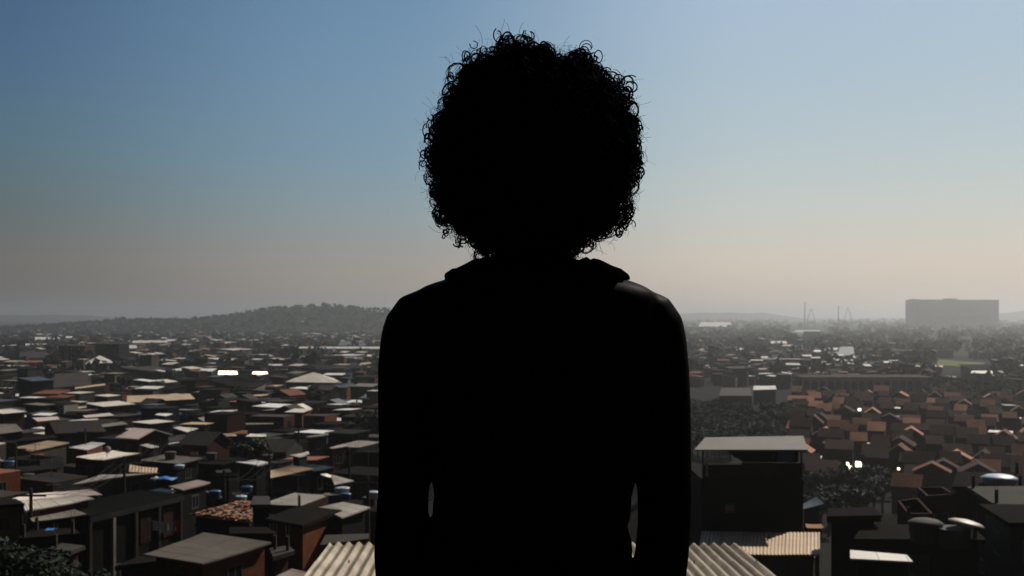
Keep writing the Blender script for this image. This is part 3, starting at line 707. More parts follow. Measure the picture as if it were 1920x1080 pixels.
# bridge pylons and cranes in the haze
def pylon(px_, d, hpx, wpx, label):
    X = px2(px_, d); zt = pz(600 - hpx, d); root = empty('bridge_pylon', (X, d, 0)); w = wpx / 2 * d / F
    for s_ in (-1, 1):
        m = MB(); m.tube([(s_ * w * (1 - (t / 10) ** 2.4), 0, zt * t / 10) for t in range(11)], [w * .10 * (1 - t * .05) for t in range(11)], 'dull_steel', 6); m.build('leg', root)
    m = MB(); m.tube([(-w * .9, 0, zt * .3), (w * .9, 0, zt * .3)], w * .12, 'dull_steel', 6); m.build('crossbeam', root)
    tag(root, label, 'bridge pylon', 'bridge pylons in the haze')
pylon(1521, 2700, 21, 15, 'thin arched bridge pylon in the haze, the slimmer one by the lone mast')
pylon(1590, 2700, 23, 15, 'thin arched bridge pylon in the haze, the one nearer the slab block')
def mast(px_, d, ptop, label, name='radio_mast', cat='mast', jib=True):
    X = px2(px_, d); g_ = gz(X, d); zt = pz(ptop, d); root = empty(name, (X, d, g_)); m = MB()
    hh = zt - g_; r = d * .00017
    for sx, sy in ((-1, -1), (1, -1), (1, 1), (-1, 1)): m.tube([(sx * r * 2, sy * r * 2, 0), (sx * r, sy * r, hh)], r * .8, 'dull_steel', 4)
    for k in range(10):
        z = hh * k / 10; m.tube([(-r * 2, -r * 2, z), (r * 2, -r * 2, z + hh / 10)], r * .5, 'dull_steel', 4)
    m.build('lattice_tower', root)
    m = MB()
    if jib: m.tube([(-r * 9, 0, hh * .97), (r * 16, 0, hh * .985)], r * .8, 'dull_steel', 4); m.build('jib', root)
    else: m.tube([(0, 0, hh), (0, 0, hh * 1.2)], r * .7, 'dull_steel', 4); m.build('antenna', root)
    tag(root, label, cat, 'masts and cranes on the skyline')
mast(1509, 2650, 567, 'lone thin tower crane on the hazy skyline left of the pylons', 'tower_crane', 'crane')
mast(1572, 2650, 574, 'lower thin tower crane between the two bridge pylons', 'tower_crane', 'crane')
mast(628, 2000, 577, 'radio mast standing on the crest of the wooded hill', jib=False)
mast(690, 2000, 585, 'shorter radio mast on the falling shoulder of the wooded hill', jib=False)
mast(284, 2200, 594, 'small water tower mast on the low left end of the wooded hill', jib=False)
mast(468.5, 1100, 625, 'white painted mast among houses under the wooded hill', jib=False)

# ------------------------------------------------------------------ big corrugated roof in front of the terrace
root = empty('corrugated_roof_house', (.4, 13, EZ - 10.5)); o = root.location
def cz(x): # asbestos-cement profile
    return .033 * math.sin(2 * math.pi * x / .177)
TR = R(-1.3)
def corr(v0, v1, dz, name, xa, xb, phase=0.0):
    m = MB(); nx = int((xb - xa) / .177 * 10); rows = [v0, (v0 + v1) / 2, v1]
    def pt(i, v, top):
        x = xa + (xb - xa) * i / nx; edge = .03 * noise.noise((int(x / 1.0) * 3.1, v, 7)) if v in (v1,) else 0
        z = -4.0 + (18.6 - v) * .02 + dz + cz(x + phase) + (0 if top else -.008) + .012 * noise.noise((int(x / 1.062) * 1.7, v * .3, 2))
        return (x * math.cos(TR) + (v + edge) * math.sin(-TR) * -1 - o.x, (v + edge) - o.y, EZ + z - o.z)
    for top in (True, False):
        for r in range(2):
            for i in range(nx):
                q = [pt(i, rows[r], top), pt(i + 1, rows[r], top), pt(i + 1, rows[r + 1], top), pt(i, rows[r + 1], top)]
                m.face(q if top else q[::-1], 'fibre_cement' if cz(xa + (xb - xa) * (i + .5) / nx + phase) > -.014 else 'fibre_cement_trough_shade')  # trough faces take the darker cement, shade put into the colour
    for i in range(nx):
        for v in (v0, v1): m.face([pt(i, v, 1), pt(i + 1, v, 1), pt(i + 1, v, 0), pt(i, v, 0)], 'fibre_cement')
    for xx in (0, nx):
        for r in range(2): m.face([pt(xx, rows[r], 1), pt(xx, rows[r + 1], 1), pt(xx, rows[r + 1], 0), pt(xx, rows[r], 0)], 'fibre_cement')
    ob = m.build(name, root)
    # hook bolts on the ridges
    return ob
x_ = -2.76; k_ = 0
while x_ < 4.3:                                     # each course of sheets: about 1.06 m wide, ends slightly uneven
    xe = min(x_ + 1.062, 4.37)
    off = rnd.uniform(-.05, .05)
    corr(16.9, 18.60 + off, 0, 'roof_sheet', x_, xe + .02); corr(14.6, 17.05 + off * .6, .012, 'roof_sheet', x_, xe + .02); corr(12.2, 14.75 - off * .4, .022, 'roof_sheet', x_, xe + .02)
    x_ = xe if xe < 4.36 else 9
m = MB(); m.box(-2.95 - o.x, 4.1 - o.x, 12.3 - o.y, 18.35 - o.y, 0, EZ - 4.12 - o.z, 'brick_wall'); m.build('wall', root)
m = MB()
for xx in (-2.6, -.8, 1.1, 2.9, 3.9):
    for yy in (17.0, 14.7): m.tube([(xx - o.x, yy - o.y, EZ - 4.0 - o.z), (xx - o.x, yy - o.y, EZ - 3.91 - o.z)], .012, 'dull_steel', 6)
m.build('hook_bolts', root)
tag(root, 'house directly below with a wide pale roof of heavy corrugated sheets behind the person', 'house'); FOOT.append((.4, 15, 5)); BOX.append((590, 1450, 1020, 1200, 15)); root['px'] = 640; root['py'] = 1050; HAND.append((root, 'the corrugated roof'))

# terrace the person stands on
root = empty('terrace', (0, 0, EZ - 1.36)); m = MB(); m.box(-3, 3, -3.9, 2.3, -.18, 0, 'terrace_concrete'); m.build('floor_slab', root)
m = MB(); m.box(-2.9, 2.9, -3.8, 2.2, -7, -.181, 'brick_wall'); m.build('wall', root)
tag(root, 'bare concrete terrace floor on which the person stands', 'terrace')

# ------------------------------------------------------------------ trees
def crown_mesh(n, seed, mt='leaf', mt2='leaf_dark', leaf=.34, spread=1.0):
    rr = random.Random(seed); m = MB(); blobs = [(Vector((rr.gauss(0, .34), rr.gauss(0, .34), rr.uniform(-.25, .42))) * spread, rr.uniform(.30, .52)) for _ in range(9)]
    for _ in range(n):
        b, r = rr.choice(blobs); dv = Vector((rr.gauss(0, 1), rr.gauss(0, 1), rr.gauss(0, .8))).normalized() * r * rr.uniform(.55, 1.05)
        p = b + dv; a = Vector((rr.gauss(0, 1), rr.gauss(0, 1), rr.gauss(0, 1))).normalized(); c_ = a.cross(dv + Vector((.01, 0, .02))).normalized(); s_ = leaf * rr.uniform(.2, .42)
        m.face([p - a * s_, p - c_ * s_ * .5, p + a * s_, p + c_ * s_ * .5], mt if rr.random() < .7 else mt2)
    return m.mesh('crown')
def trunk_mesh(seed):
    rr = random.Random(seed); m = MB(); m.tube([(0, 0, 0), (.03, 0, .6), (.0, .04, 1.2)], [.09, .065, .05], 'bark', 7)
    for k in range(5):
        a = rr.uniform(0, 6.28); m.tube([(0, .02, rr.uniform(.6, 1.1)), (math.cos(a) * .2, math.sin(a) * .2, 1.25), (math.cos(a) * .45, math.sin(a) * .45, 1.6 + rr.random() * .2)], [.04, .028, .01], 'bark', 5)
    return m.mesh('trunk')
CR = [crown_mesh(1700, 1), crown_mesh(1700, 2, 'leaf_dark', 'leaf'), crown_mesh(1500, 3, 'leaf', 'leaf_light'), crown_mesh(1700, 4, 'leaf_dark', 'leaf', .4), crown_mesh(1400, 5, 'leaf_light', 'leaf')]
CRN = crown_mesh(9000, 8, 'leaf_dark', 'leaf', .15)
TK = [trunk_mesh(k) for k in range(3)]
TREES = []
def tree(x, y, h, k, label, group, crown=None):
    root = empty('tree', (x, y, gz(x, y) - .1), rnd.uniform(0, 6.28)); s_ = h / 2.2
    a = bpy.data.objects.new('trunk', TK[k % 3]); b = bpy.data.objects.new('crown', crown or CR[k % 5])
    for q in (a, b): COL.objects.link(q); q.parent = root
    a.scale = (s_, s_, s_); b.scale = (s_ * rnd.uniform(.85, 1.15), s_ * rnd.uniform(.85, 1.15), s_ * rnd.uniform(.75, .95)); b.location = (0, 0, 1.55 * s_)
    tag(root, label, 'tree', group); TREES.append(root)
    return root
def tree_px(px_, py_, hpx, k, label, group, depth=None, crown=None):      # crown top at py_, height in photo pixels
    dd = dist_for(px_, py_ + hpx * .5); X = (px_ - CX) / F * dd; top = EZ - (py_ - HY) / F * dd
    tree(X, dd, max(3.5, top - gz(X, dd)), k, label, group, crown)
tr = tree_px
X = px2(14, 47); tree(X, 47, EZ - (995 - HY) / F * 47 - gz(X, 47), 0, 'dense dark tree in the bottom corner below the olive concrete house', 'trees of the town', CRN)
X = px2(52, 46); tree(X, 46, EZ - (1035 - HY) / F * 46 - gz(X, 46), 1, 'lower dark bush-like tree next to the narrow red brick tower', 'trees of the town', CRN)

# ------------------------------------------------------------------ terracotta housing estate on the right
EST = 'terraced houses of the terracotta estate'
def free(x, y, rad):
    return all((x - a) ** 2 + (y - b) ** 2 > (rad + r * .9) ** 2 * .8 for a, b, r in FOOT)
def hides(x0, x1, yt, d):
    """how much a new house would cover a hand-placed roof farther away"""
    for a, b, t, bt, dd in BOX[:NHAND]:
        if dd > d + .5 and x1 > a + 1 and x0 < b - 1 and yt < bt - .5: return True
    return False
NHAND = len(BOX)
SKYL = [b for b in BOX if 1580 < b[0] < 1690 and b[1] - b[0] < 16]
rows = []
yy = 738
for k_row in range(18):
    rows.append(yy); yy += 7.0 + k_row * .36
AUTO = []
for ri, yv in enumerate(rows):
    dd = dist_for(1700, yv); xpx = 1478 + rnd.uniform(-6, 12) + max(0, (yv - 850)) * .9 + (0 if yv > 760 else rnd.uniform(0, 25))
    depth_r = (yv - HY) * dd / F
    while xpx < 1935:
        wm = rnd.choice([3.6, 4.2, 4.6, 5.4]); wpx = wm / dd * F
        if rnd.random() < .84:
            X = px2(xpx + wpx / 2, dd); z = EZ - depth_r + rnd.uniform(-.8, .8); Y = dd + rnd.uniform(-2.5, 2.5)
            ang = R(rnd.choice([-24, -20, -27, -14, 66, -24]) + rnd.uniform(-5, 5)); ca, sa = math.cos(ang), math.sin(ang); dp = rnd.choice([5, 5.6, 6.4])
            hw, hd = wm * .46, dp / 2 * .85
            Pq = [(X + u * ca - v * sa, Y + u * sa + v * ca, z) for u, v in ((-hw, -hd), (hw, -hd), (hw, hd), (-hw, hd))]
            q = [proj(p) for p in Pq]; a0, a1 = min(p[0] for p in q), max(p[0] for p in q); t0 = min(p[1] for p in q) - 1.4 / dd * F
            if any(dd_ > dd and a1 > a - 1 and a0 < b + 1 and t0 < bt for a, b, t, bt, dd_ in SKYL): xpx += 9; continue
            if free(X, Y, 1.9) and not any(dd_ > dd and a1 > a and a0 < b and t0 < bt - 2 for a, b, t, bt, dd_ in BOX[:NHAND] if dd_ < 1000 and bt < 742):
                rm = rnd.choices(['terracotta_tile', 'old_terracotta', 'dark_terracotta', 'grey_sheet', 'white_sheet'], [3.2, 3, 4.5, .4, .3] if dd > 215 else [1.2, 3.2, 6, .3, .15])[0]  # painted light: orange tile for lit roofs, darkest tile for unlit ones
                st = 'gable' if rm not in ('grey_sheet', 'white_sheet') else 'sheet'
                r2, _ = house('terraced_house', Pq, rnd.choice(['brick_wall', 'brick_wall', 'dark_brick']), rm, st, overhang=.2, cat='house', group=EST, near=False, rise=rnd.uniform(1.3, 1.9), thick=.12)
                r2['desc'] = {'terracotta_tile': 'orange terracotta', 'old_terracotta': 'faded brown tile', 'dark_terracotta': 'dark red tile', 'grey_sheet': 'grey sheet', 'white_sheet': 'pale sheet'}[rm]
                AUTO.append((r2, 'estate', dd))
        xpx += wpx * rnd.uniform(.95, 1.45)

# ------------------------------------------------------------------ dense town: every nearer house on its own
ROOFW = {'white_sheet': 'cream', 'bright_metal': 'bright white', 'pink_sheet': 'pinkish', 'tan_sheet': 'tan', 'grey_sheet': 'grey', 'aged_sheet': 'sooty grey', 'blue_grey_sheet': 'blue-grey', 'dark_sheet': 'black', 'dark_slab': 'dark concrete', 'concrete_slab': 'grey concrete', 'rust_red_sheet': 'rusty red', 'old_terracotta': 'brown tiled'}
WALLW = {'brick_wall': 'brick', 'red_brick': 'red brick', 'render_wall': 'rendered', 'grey_wall': 'grey', 'dark_wall': 'dark', 'olive_wall': 'olive', 'blue_wall': 'blue', 'teal_wall': 'teal', 'pale_wall': 'pale'}
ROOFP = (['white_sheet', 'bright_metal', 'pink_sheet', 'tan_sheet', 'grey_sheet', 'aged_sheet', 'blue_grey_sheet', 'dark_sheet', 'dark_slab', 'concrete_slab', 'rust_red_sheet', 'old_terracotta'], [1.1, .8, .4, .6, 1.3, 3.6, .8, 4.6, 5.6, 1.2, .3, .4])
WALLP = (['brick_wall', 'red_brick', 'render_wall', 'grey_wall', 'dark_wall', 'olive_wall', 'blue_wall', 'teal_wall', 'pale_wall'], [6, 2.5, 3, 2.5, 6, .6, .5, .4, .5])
AUTOR = 265.0
cand = []
r = 34.0
while r < AUTOR:
    step = 5.5 if r < 120 else 6.2
    a = -27.0
    while a < 27.0:
        cand.append((r + rnd.uniform(-2.2, 2.2), a + rnd.uniform(-.5, .5))); a += math.degrees((5.4 if r < 120 else 6.0) / r)
    r += step
for dd, a in cand:
    x, y = dd * math.sin(R(a)), dd * math.cos(R(a)); pxc = CX + x / y * F
    if 745 < pxc < 1262: continue                      # wholly behind the person
    if a > 6 and dd > 86: continue
    if (a > 4 and dd < 56) or (a < 0 and dd < 49) or (a < -16 and dd < 60): continue                     # the valley with trees and the estate
    w_, l_ = (rnd.uniform(3.0, 5.0), rnd.uniform(3.6, 5.8)) if rnd.random() < .9 else (rnd.uniform(5, 7.5), rnd.uniform(5.5, 8))
    if dd > 100 and rnd.random() < .04: continue
    ang = R(rnd.choice([-27, 62, -22, 68, -14, 74]) + rnd.uniform(-7, 7)); ca, sa = math.cos(ang), math.sin(ang)
    if not free(x, y, min(w_, l_) * .52): continue
    ok = False
    for drop in (0, .8, 1.6, 2.6, 3.4):
        z = EZ - roofd(x, y) - rnd.uniform(-1.1, 1.5) - drop
        Pq = [(x + u * ca - v * sa, y + u * sa + v * ca, z) for u, v in ((-w_/2, -l_/2), (w_/2, -l_/2), (w_/2, l_/2), (-w_/2, l_/2))]
        q = [proj(p) for p in Pq]; a0, a1 = min(p[0] for p in q), max(p[0] for p in q); t0 = min(p[1] for p in q)
        if not hides(a0, a1, t0, dd): ok = True; break
    if not ok: continue
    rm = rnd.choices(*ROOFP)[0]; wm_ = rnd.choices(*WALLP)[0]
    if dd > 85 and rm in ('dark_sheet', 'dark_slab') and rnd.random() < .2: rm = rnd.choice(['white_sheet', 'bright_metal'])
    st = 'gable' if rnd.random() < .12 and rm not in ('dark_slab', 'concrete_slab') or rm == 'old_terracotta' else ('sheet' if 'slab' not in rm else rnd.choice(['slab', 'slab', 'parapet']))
    if st == 'sheet':
        tl = rnd.uniform(-.06, .07) * l_
        Pq[2] = (Pq[2][0], Pq[2][1], Pq[2][2] + tl); Pq[3] = (Pq[3][0], Pq[3][1], Pq[3][2] + tl)
    r2, _ = house('house', Pq, wm_, rm, st, overhang=rnd.choice([0, .15, .3, .45]), cat='house', group=TOWN, rise=rnd.uniform(.7, 1.3))
    r2['desc'] = ROOFW[rm]; r2['wall_word'] = WALLW[wm_]; r2['style_word'] = {'sheet': 'sheet roof', 'slab': 'flat roof', 'parapet': 'walled terrace', 'gable': 'gabled roof'}[st]
    r2['top'] = z; AUTO.append((r2, 'town', dd))

# ------------------------------------------------------------------ the many houses beyond, too many to count
m = MB(); cnt = 0
occ = {}
def put_far(x, y, w_, l_, z, ang, rm, wm_, tilt, g_):
    ca, sa = math.cos(ang), math.sin(ang)
    t = [(x + u * ca - v * sa, y + u * sa + v * ca) for u, v in ((-w_/2, -l_/2), (w_/2, -l_/2), (w_/2, l_/2), (-w_/2, l_/2))]
    zs = [z, z, z + tilt, z + tilt]
    T = [(p[0], p[1], zz) for p, zz in zip(t, zs)]
    k = .94; tw = [(x + (p[0] - x) * k, y + (p[1] - y) * k, zz - .16) for p, zz in zip(t, zs)]
    m.prism(T, [(p[0], p[1], p[2] - .15) for p in T], rm); 
    for i in range(4):
        j = (i + 1) % 4; m.face([tw[i], (tw[i][0], tw[i][1], g_), (tw[j][0], tw[j][1], g_), tw[j]], wm_, [(0, 3), (0, 0), (6, 0), (6, 3)])
for i in range(40000):
    dd = 266 * math.exp(rnd.random() ** .8 * math.log(2600 / 266)); a = rnd.uniform(-27, 27)
    x, y = dd * math.sin(R(a)), dd * math.cos(R(a)); pxc = CX + x / y * F
    if a > 5 and dd < 470: continue
    if 1742 < pxc < 1856 and 500 < dd < 860: continue
    if a > 9 and dd > 900 and rnd.random() < .88: continue
    if a > 20 and dd > 430 and rnd.random() < .8: continue
    if a > 6 and dd > 2000: continue
    hl = hill(x, y)
    if hl > 4 and rnd.random() < .965: continue
    if hl <= 4 and dd > 1200 and rnd.random() < .5: continue
    big = rnd.random() < .045 and dd > 350
    w_, l_ = (rnd.uniform(16, 38), rnd.uniform(12, 22)) if big else (rnd.uniform(3.4, 7), rnd.uniform(3.6, 7))
    key = (int(x / 6.6), int(y / (6.6 if dd < 400 else (9 if dd < 700 else 14))))
    if key in occ: continue
    if not free(x, y, max(w_, l_) * .6): continue
    occ[key] = 1
    if big:
        for ax in (-1, 0, 1):
            occ[(key[0] + ax, key[1])] = 1
    z = EZ - roofd(x, y) + rnd.uniform(-1.6, 1.4) + (hl if hl > 1 else 0) + (rnd.uniform(0, 5) if rnd.random() < .05 else 0)
    q0 = proj((x, y, z)); hw = w_ / dd * F * .7
    bad = False
    for aa, bb_, t, bt, ddd in BOX[:NHAND]:
        if ddd > dd and q0[0] + hw > aa and q0[0] - hw < bb_ and q0[1] - 1.5 < bt and q0[1] > t - 12: bad = True; break
    if bad: continue
    rm = rnd.choices(['white_sheet', 'bright_metal', 'pink_sheet', 'tan_sheet', 'grey_sheet', 'aged_sheet', 'dark_sheet', 'dark_slab', 'old_terracotta', 'blue_grey_sheet'], [1.9, 1.3, .5, .8, 1.5, 3.0, 4, 6, 1.0 if a < 5 else 3, .4])[0]
    wm_ = rnd.choices(WALLP[0], WALLP[1])[0]
    put_far(x, y, w_, l_, z, R(rnd.choice([-25, 65, -10, 80]) + rnd.uniform(-9, 9)), rm, wm_, rnd.uniform(-.06, .15) * l_ * (.5 if big else 1), gz(x, y) - .5)
    cnt += 1
# the stretch of town hidden behind the person and just outside the frame
rs2 = random.Random(77)
for i in range(9000):
    dd = 55 * math.exp(rs2.random() ** .6 * math.log(1500 / 55)); a = rs2.uniform(-42, 42)
    x, y = dd * math.sin(R(a)), dd * math.cos(R(a)); pxc = CX + x / y * F
    if not (770 + 400 / dd * 20 < pxc < 1235 - 400 / dd * 20 or pxc < -260 - 9000 / dd or pxc > 2180 + 9000 / dd): continue
    key = (int(x / 7), int(y / (7 if dd < 500 else 14)))
    if key in occ or not free(x, y, 4.2): continue
    occ[key] = 1; hl = hill(x, y)
    if hl > 4 and rs2.random() < .9: continue
    z = EZ - roofd(x, y) + rs2.uniform(-1.8, .8) + (hl if hl > 1 else 0)
    rm = rs2.choices(['white_sheet', 'bright_metal', 'tan_sheet', 'grey_sheet', 'aged_sheet', 'dark_sheet', 'dark_slab', 'old_terracotta'], [1.5, 1, .6, 1.5, 3, 4, 6, 1 if a < 5 else 5])[0]
    put_far(x, y, rs2.uniform(3.6, 6.5), rs2.uniform(4, 6.5), z, R(rs2.choice([-25, 65, -10, 80]) + rs2.uniform(-9, 9)), rm, rs2.choices(WALLP[0], WALLP[1])[0], rs2.uniform(-.05, .1) * 5, gz(x, y) - .5)
    cnt += 1
print('far houses', cnt)
o_ = m.build('distant_houses'); tag(o_, 'uncountable low houses and sheds filling the plain to the horizon', 'houses', kind='stuff')

# ------------------------------------------------------------------ trees, each nearer one its own
G1, G2, G3 = 'dark trees in the valley before the estate', 'trees right of the long arcaded building', 'trees scattered through the dense town'
LB = {G1: 'dark bushy tree in the wooded valley between tall house and terracotta estate', G2: 'dark round tree in the grove behind the terracotta estate by the field', G3: 'small dark tree squeezed between houses of the dense town'}
for i in range(58):
    px_ = rnd.uniform(1292, 1495); py_ = rnd.uniform(748 if 1335 < px_ < 1465 else 735, 812) + (0 if px_ < 1460 else 12)
    tr(px_, py_, rnd.uniform(12, 26), rnd.randint(0, 3) if rnd.random() < .85 else 4, LB[G1], G1)
for i in range(60):
    px_ = rnd.uniform(1740, 1925); py_ = rnd.uniform(684, 728) if px_ > 1850 else rnd.uniform(697, 734)
    tr(px_, py_, rnd.uniform(12, 22), rnd.randint(0, 3), LB[G2], G2)
for i in range(26):
    tr(rnd.uniform(1490, 1900), rnd.uniform(728, 745), rnd.uniform(9, 15), rnd.randint(0, 3), 'dark tree along the upper edge of the terracotta estate', 'trees along the estate edge')
for i in range(16):
    tr(rnd.uniform(1520, 1660), rnd.uniform(868, 925), rnd.uniform(16, 26), rnd.randint(0, 3), 'dark tree between the lowest estate houses and the black walled house', 'trees below the estate')
n_ = 0
while n_ < 70:
    px_ = rnd.uniform(0, 725); dd = rnd.uniform(95, 480); X = px2(px_, dd)
    if not free(X, dd, 1.6): continue
    hh = rnd.uniform(5.2, 7.5); top = gz(X, dd) + hh; pt_ = proj((X, dd, top))
    if any(ddd > dd and px_ + 14 > a and px_ - 14 < b and pt_[1] < bt and pt_[1] > t - 30 for a, b, t, bt, ddd in BOX[:NHAND]): n_ += .3; continue
    tree(X, dd, hh, rnd.randint(0, 3), LB[G3], G3); n_ += 1
def mass(name, label, pts, nq, mts, leafs=.33):
    mm = MB(); rr = random.Random(5)
    for (x, y, z, s_) in pts:
        for _ in range(nq):
            dv = Vector((rr.gauss(0, 1), rr.gauss(0, 1), rr.gauss(0, 1))).normalized(); p = Vector((x, y, z)) + Vector((dv.x, dv.y, dv.z * .8)) * s_ * rr.uniform(.45, 1)
            a = Vector((rr.gauss(0, 1), rr.gauss(0, 1), rr.gauss(0, 1))).normalized(); c_ = a.cross(dv).normalized(); q = s_ * leafs * rr.uniform(.6, 1.3)
            mm.face([p - a * q, p - c_ * q, p + a * q, p + c_ * q], rr.choice(mts))
    o = mm.build(name); tag(o, label, 'woods', kind='stuff')
pts = []
for i in range(9500):
    x = rnd.uniform(-1500, 150); y = rnd.uniform(1650, 2260); h_ = hill(x, y)
    if h_ < 3.5: continue
    s_ = rnd.uniform(2.2, 4.6) * (1.6 if rnd.random() < .05 else 1); pts.append((x, y, gz(x, y) + s_ * .6, s_))
print('hill trees', len(pts))
mass('woods', 'dark woodland covering the hill behind the town', pts, 16, ['leaf_dark', 'leaf', 'leaf_dark'])
pts = []
for i in range(5200):
    dd = 480 * math.exp(rnd.random() * math.log(6000 / 480)); a = rnd.uniform(-27, 27)
    if a < 8:
        if rnd.random() < .72 or dd > 2500: continue
    elif dd < 760 and a < 19: 
        if rnd.random() < .75: continue
    x, y = dd * math.sin(R(a)), dd * math.cos(R(a)); pxc = CX + x / y * F
    if hill(x, y) > 3.5: continue
    if 1480 < pxc < 1550 and 1500 < dd < 6000 and rnd.random() < .9: continue
    if 1742 < pxc < 1856 and 500 < dd < 860: continue
    if not free(x, y, 4): continue
    s_ = rnd.uniform(3, 5.5) * (1 + dd / 5000); pts.append((x, y, gz(x, y) + s_ * rnd.uniform(.6, 1.1), s_))
print('plain trees', len(pts))
mass('treeline', 'hazy woods and tree belts spread over the plain', pts, 24, ['leaf_dark', 'leaf', 'leaf_dark'])

# ------------------------------------------------------------------ tanks, cloths, antennas, poles
def ring(r, z, n=20, c=(0, 0), sx=1): return [(c[0] + r * sx * math.cos(2 * math.pi * k / n), c[1] + r * math.sin(2 * math.pi * k / n), z) for k in range(n)]
def tank(px_, py_, r, h, mt, label, depth=None, lid=None, dome=.12, group='water tanks on the roofs', name='water_tank', xyz=None, open_=0):
    if xyz is None:
        dep = depth if depth else (py_ - HY) / F * dist_for(px_, py_); p = pix(px_, py_, dep)
    else: p = Vector(xyz)
    root = empty(name, p); m = MB()
    prof = [(0.01, 0), (r * .84, 0), (r * .86, .02), (r * .95, h * .5), (r * .97, h * .52), (r, h * .97), (r * 1.04, h), (r * .9, h - .02), (.01, h - .025)]
    m.loft([ring(a, z) for a, z in prof], mt); m.build('body', root, smooth=False)
    m = MB(); hh = h + .004; prof = [(.01, hh), (r * 1.09, hh), (r * 1.1, hh + .05), (r * .8, hh + dome * .7), (r * .3, hh + dome), (.01, hh + dome * 1.02)]
    m.loft([ring(a, z) for a, z in prof], lid or mt); l_ = m.build('lid', root, smooth=True)
    if open_: l_.rotation_euler = (0, R(open_), 0); l_.location = (r * .55, 0, r * .24)
    tag(root, label, 'water tank', group); return root
tank(1735, 1018, .70, .85, 'grey_tank', 'dull closed cistern standing beside the one with an open pale lid', depth=10.15, dome=.25)
tank(1789, 1024, .70, .80, 'grey_tank', 'cistern with its pale lid shifted half open on the dark terrace roof', depth=10.15, dome=.2, lid='white_sheet', open_=11)
tank(1874, 909, 1.0, .38, 'pale_tank', 'wide shallow pale blue tank on the black flat roof', depth=10.58, dome=.28)
for a, b, r, h, mt, lb, dp in ((403, 936, .38, .5, 'blue_plastic', 'blue water tank left of the little olive hut', None), (463, 923, .38, .35, 'blue_plastic', 'low blue tank right behind the little olive hut', None), (452, 939, .36, .25, 'pale_tank', 'flat pale round lid tank on the rubble-strewn roof edge', None),
                           (641, 924, .5, .3, 'pale_tank', 'light blue round tank above the weathered roof with blue tarps', None), (648, 937, .35, .35, 'blue_plastic', 'small blue tank under the edge of the weathered roof', None), (700, 935, .4, .4, 'pale_tank', 'grey-blue tank closest to the person’s arm', None),
                           (336, 879, .42, .25, 'pale_tank', 'small pale round tank beside the tilted yellowish sheet', None), (143, 794.5, 1.0, .4, 'pale_tank', 'round white tank perched on the low grey gable', 15.2), (16, 874, .5, .4, 'blue_plastic', 'blue tank in shade beneath the warm tan roof', None)):
    tank(a, b, r, h, mt, lb, depth=dp)
def cloth(px_, py_, w_, h_, mt, label, depth=None, name='tarpaulin', cat='tarpaulin', hump=.25, group=None):
    dep = depth if depth else (py_ - HY) / F * dist_for(px_, py_); p = pix(px_, py_, dep); m = MB(); n = 10; rr = random.Random(px_)
    f = lambda u, v: ((u - .5) * w_, v * h_, hump * math.sin(math.pi * u) ** .8 * math.sin(math.pi * min(1, v + .15)) ** .7 + .07 * noise.noise((u * 5 + px_, v * 5, 1)))
    for i in range(n):
        for j in range(n):
            q = [f(i / n, j / n), f((i + 1) / n, j / n), f((i + 1) / n, (j + 1) / n), f(i / n, (j + 1) / n)]
            m.face(q, mt); m.face([(a, b, c - .012) for a, b, c in q[::-1]], mt)
    o = m.build(name, smooth=True, loc=p); tag(o, label, cat, group); return o
cloth(304, 901, 1.5, 1.6, 'tarp_blue', 'bright blue tarpaulin heaped over a roof load', hump=.22)
cloth(289, 900, .8, 1.0, 'white_sheet', 'white plastic sheet lying beside the bright blue tarpaulin', hump=.2)
cloth(88, 997, .7, .9, 'tarp_blue', 'light blue tarpaulin on the covered terrace with white posts', hump=.1)
cloth(476, 942, .6, .6, 'tarp_blue', 'blue rag on the little shack of the rubble-strewn roof', hump=.2)
def washing(px_, py_, items, label, depth=None):
    dep = depth if depth else (py_ - HY) / F * dist_for(px_, py_); p = pix(px_, py_, dep); root = empty('clothes_line', p)
    L_ = len(items) * .42 + .3
    for sx in (0, L_):
        m = MB(); m.tube([(sx, 0, -1.2), (sx, 0, .5)], .03, 'dull_steel', 6); m.build('post', root)
    m = MB(); m.tube([(L_ * t / 8, 0, .45 - .1 * math.sin(math.pi * t / 8)) for t in range(9)], .008, 'dull_steel', 4); m.build('line', root)
    tag(root, label, 'clothes line', 'clothes lines on the roofs')
    for k, mt in enumerate(items):
        m = MB(); x = .25 + k * .42
        for i in range(5):
            for j in range(5):
                f = lambda u, v: (p.x + x + u * .34, p.y + .05 * math.sin(u * 9 + k) * v, p.z + .36 - v * (.5 + .1 * (k % 2)))
                q = [f(i / 5, j / 5), f(i / 5, (j + 1) / 5), f((i + 1) / 5, (j + 1) / 5), f((i + 1) / 5, j / 5)]; m.face(q, mt)
        o = m.build('garment'); tag(o, {'white_paint': 'white', 'red_paint': 'red', 'tarp_blue': 'blue', 'pink_sheet': 'pink'}[mt] + ' garment hanging as item ' + 'first second third fourth'.split()[k] + ' on the ' + label.split(' washing')[0] + ' line', 'garment', 'washing on the lines')
washing(278, 990, ['white_paint', 'white_paint', 'white_paint', 'red_paint'], 'white and red washing on the line before the black workshop')
washing(425, 836, ['pink_sheet', 'red_paint', 'white_paint'], 'pink and pale washing on the line amid the dark blocks')
def antenna(x, y, z, lb):
    root = empty('tv_antenna', (x, y, z)); m = MB(); m.tube([(0, 0, 0), (0, 0, 1.9)], .025, 'dull_steel', 5); m.build('mast', root)
    m = MB(); m.tube([(-.5, 0, 1.8), (.5, .1, 1.8)], .015, 'dull_steel', 4)
    for k in range(6): m.tube([(-.45 + k * .18, -.3 + k * .02, 1.8), (-.45 + k * .18, .3 - k * .02, 1.8)], .009, 'dull_steel', 4)
    m.build('aerial', root); tag(root, lb, 'antenna', 'tv antennas on the roofs')
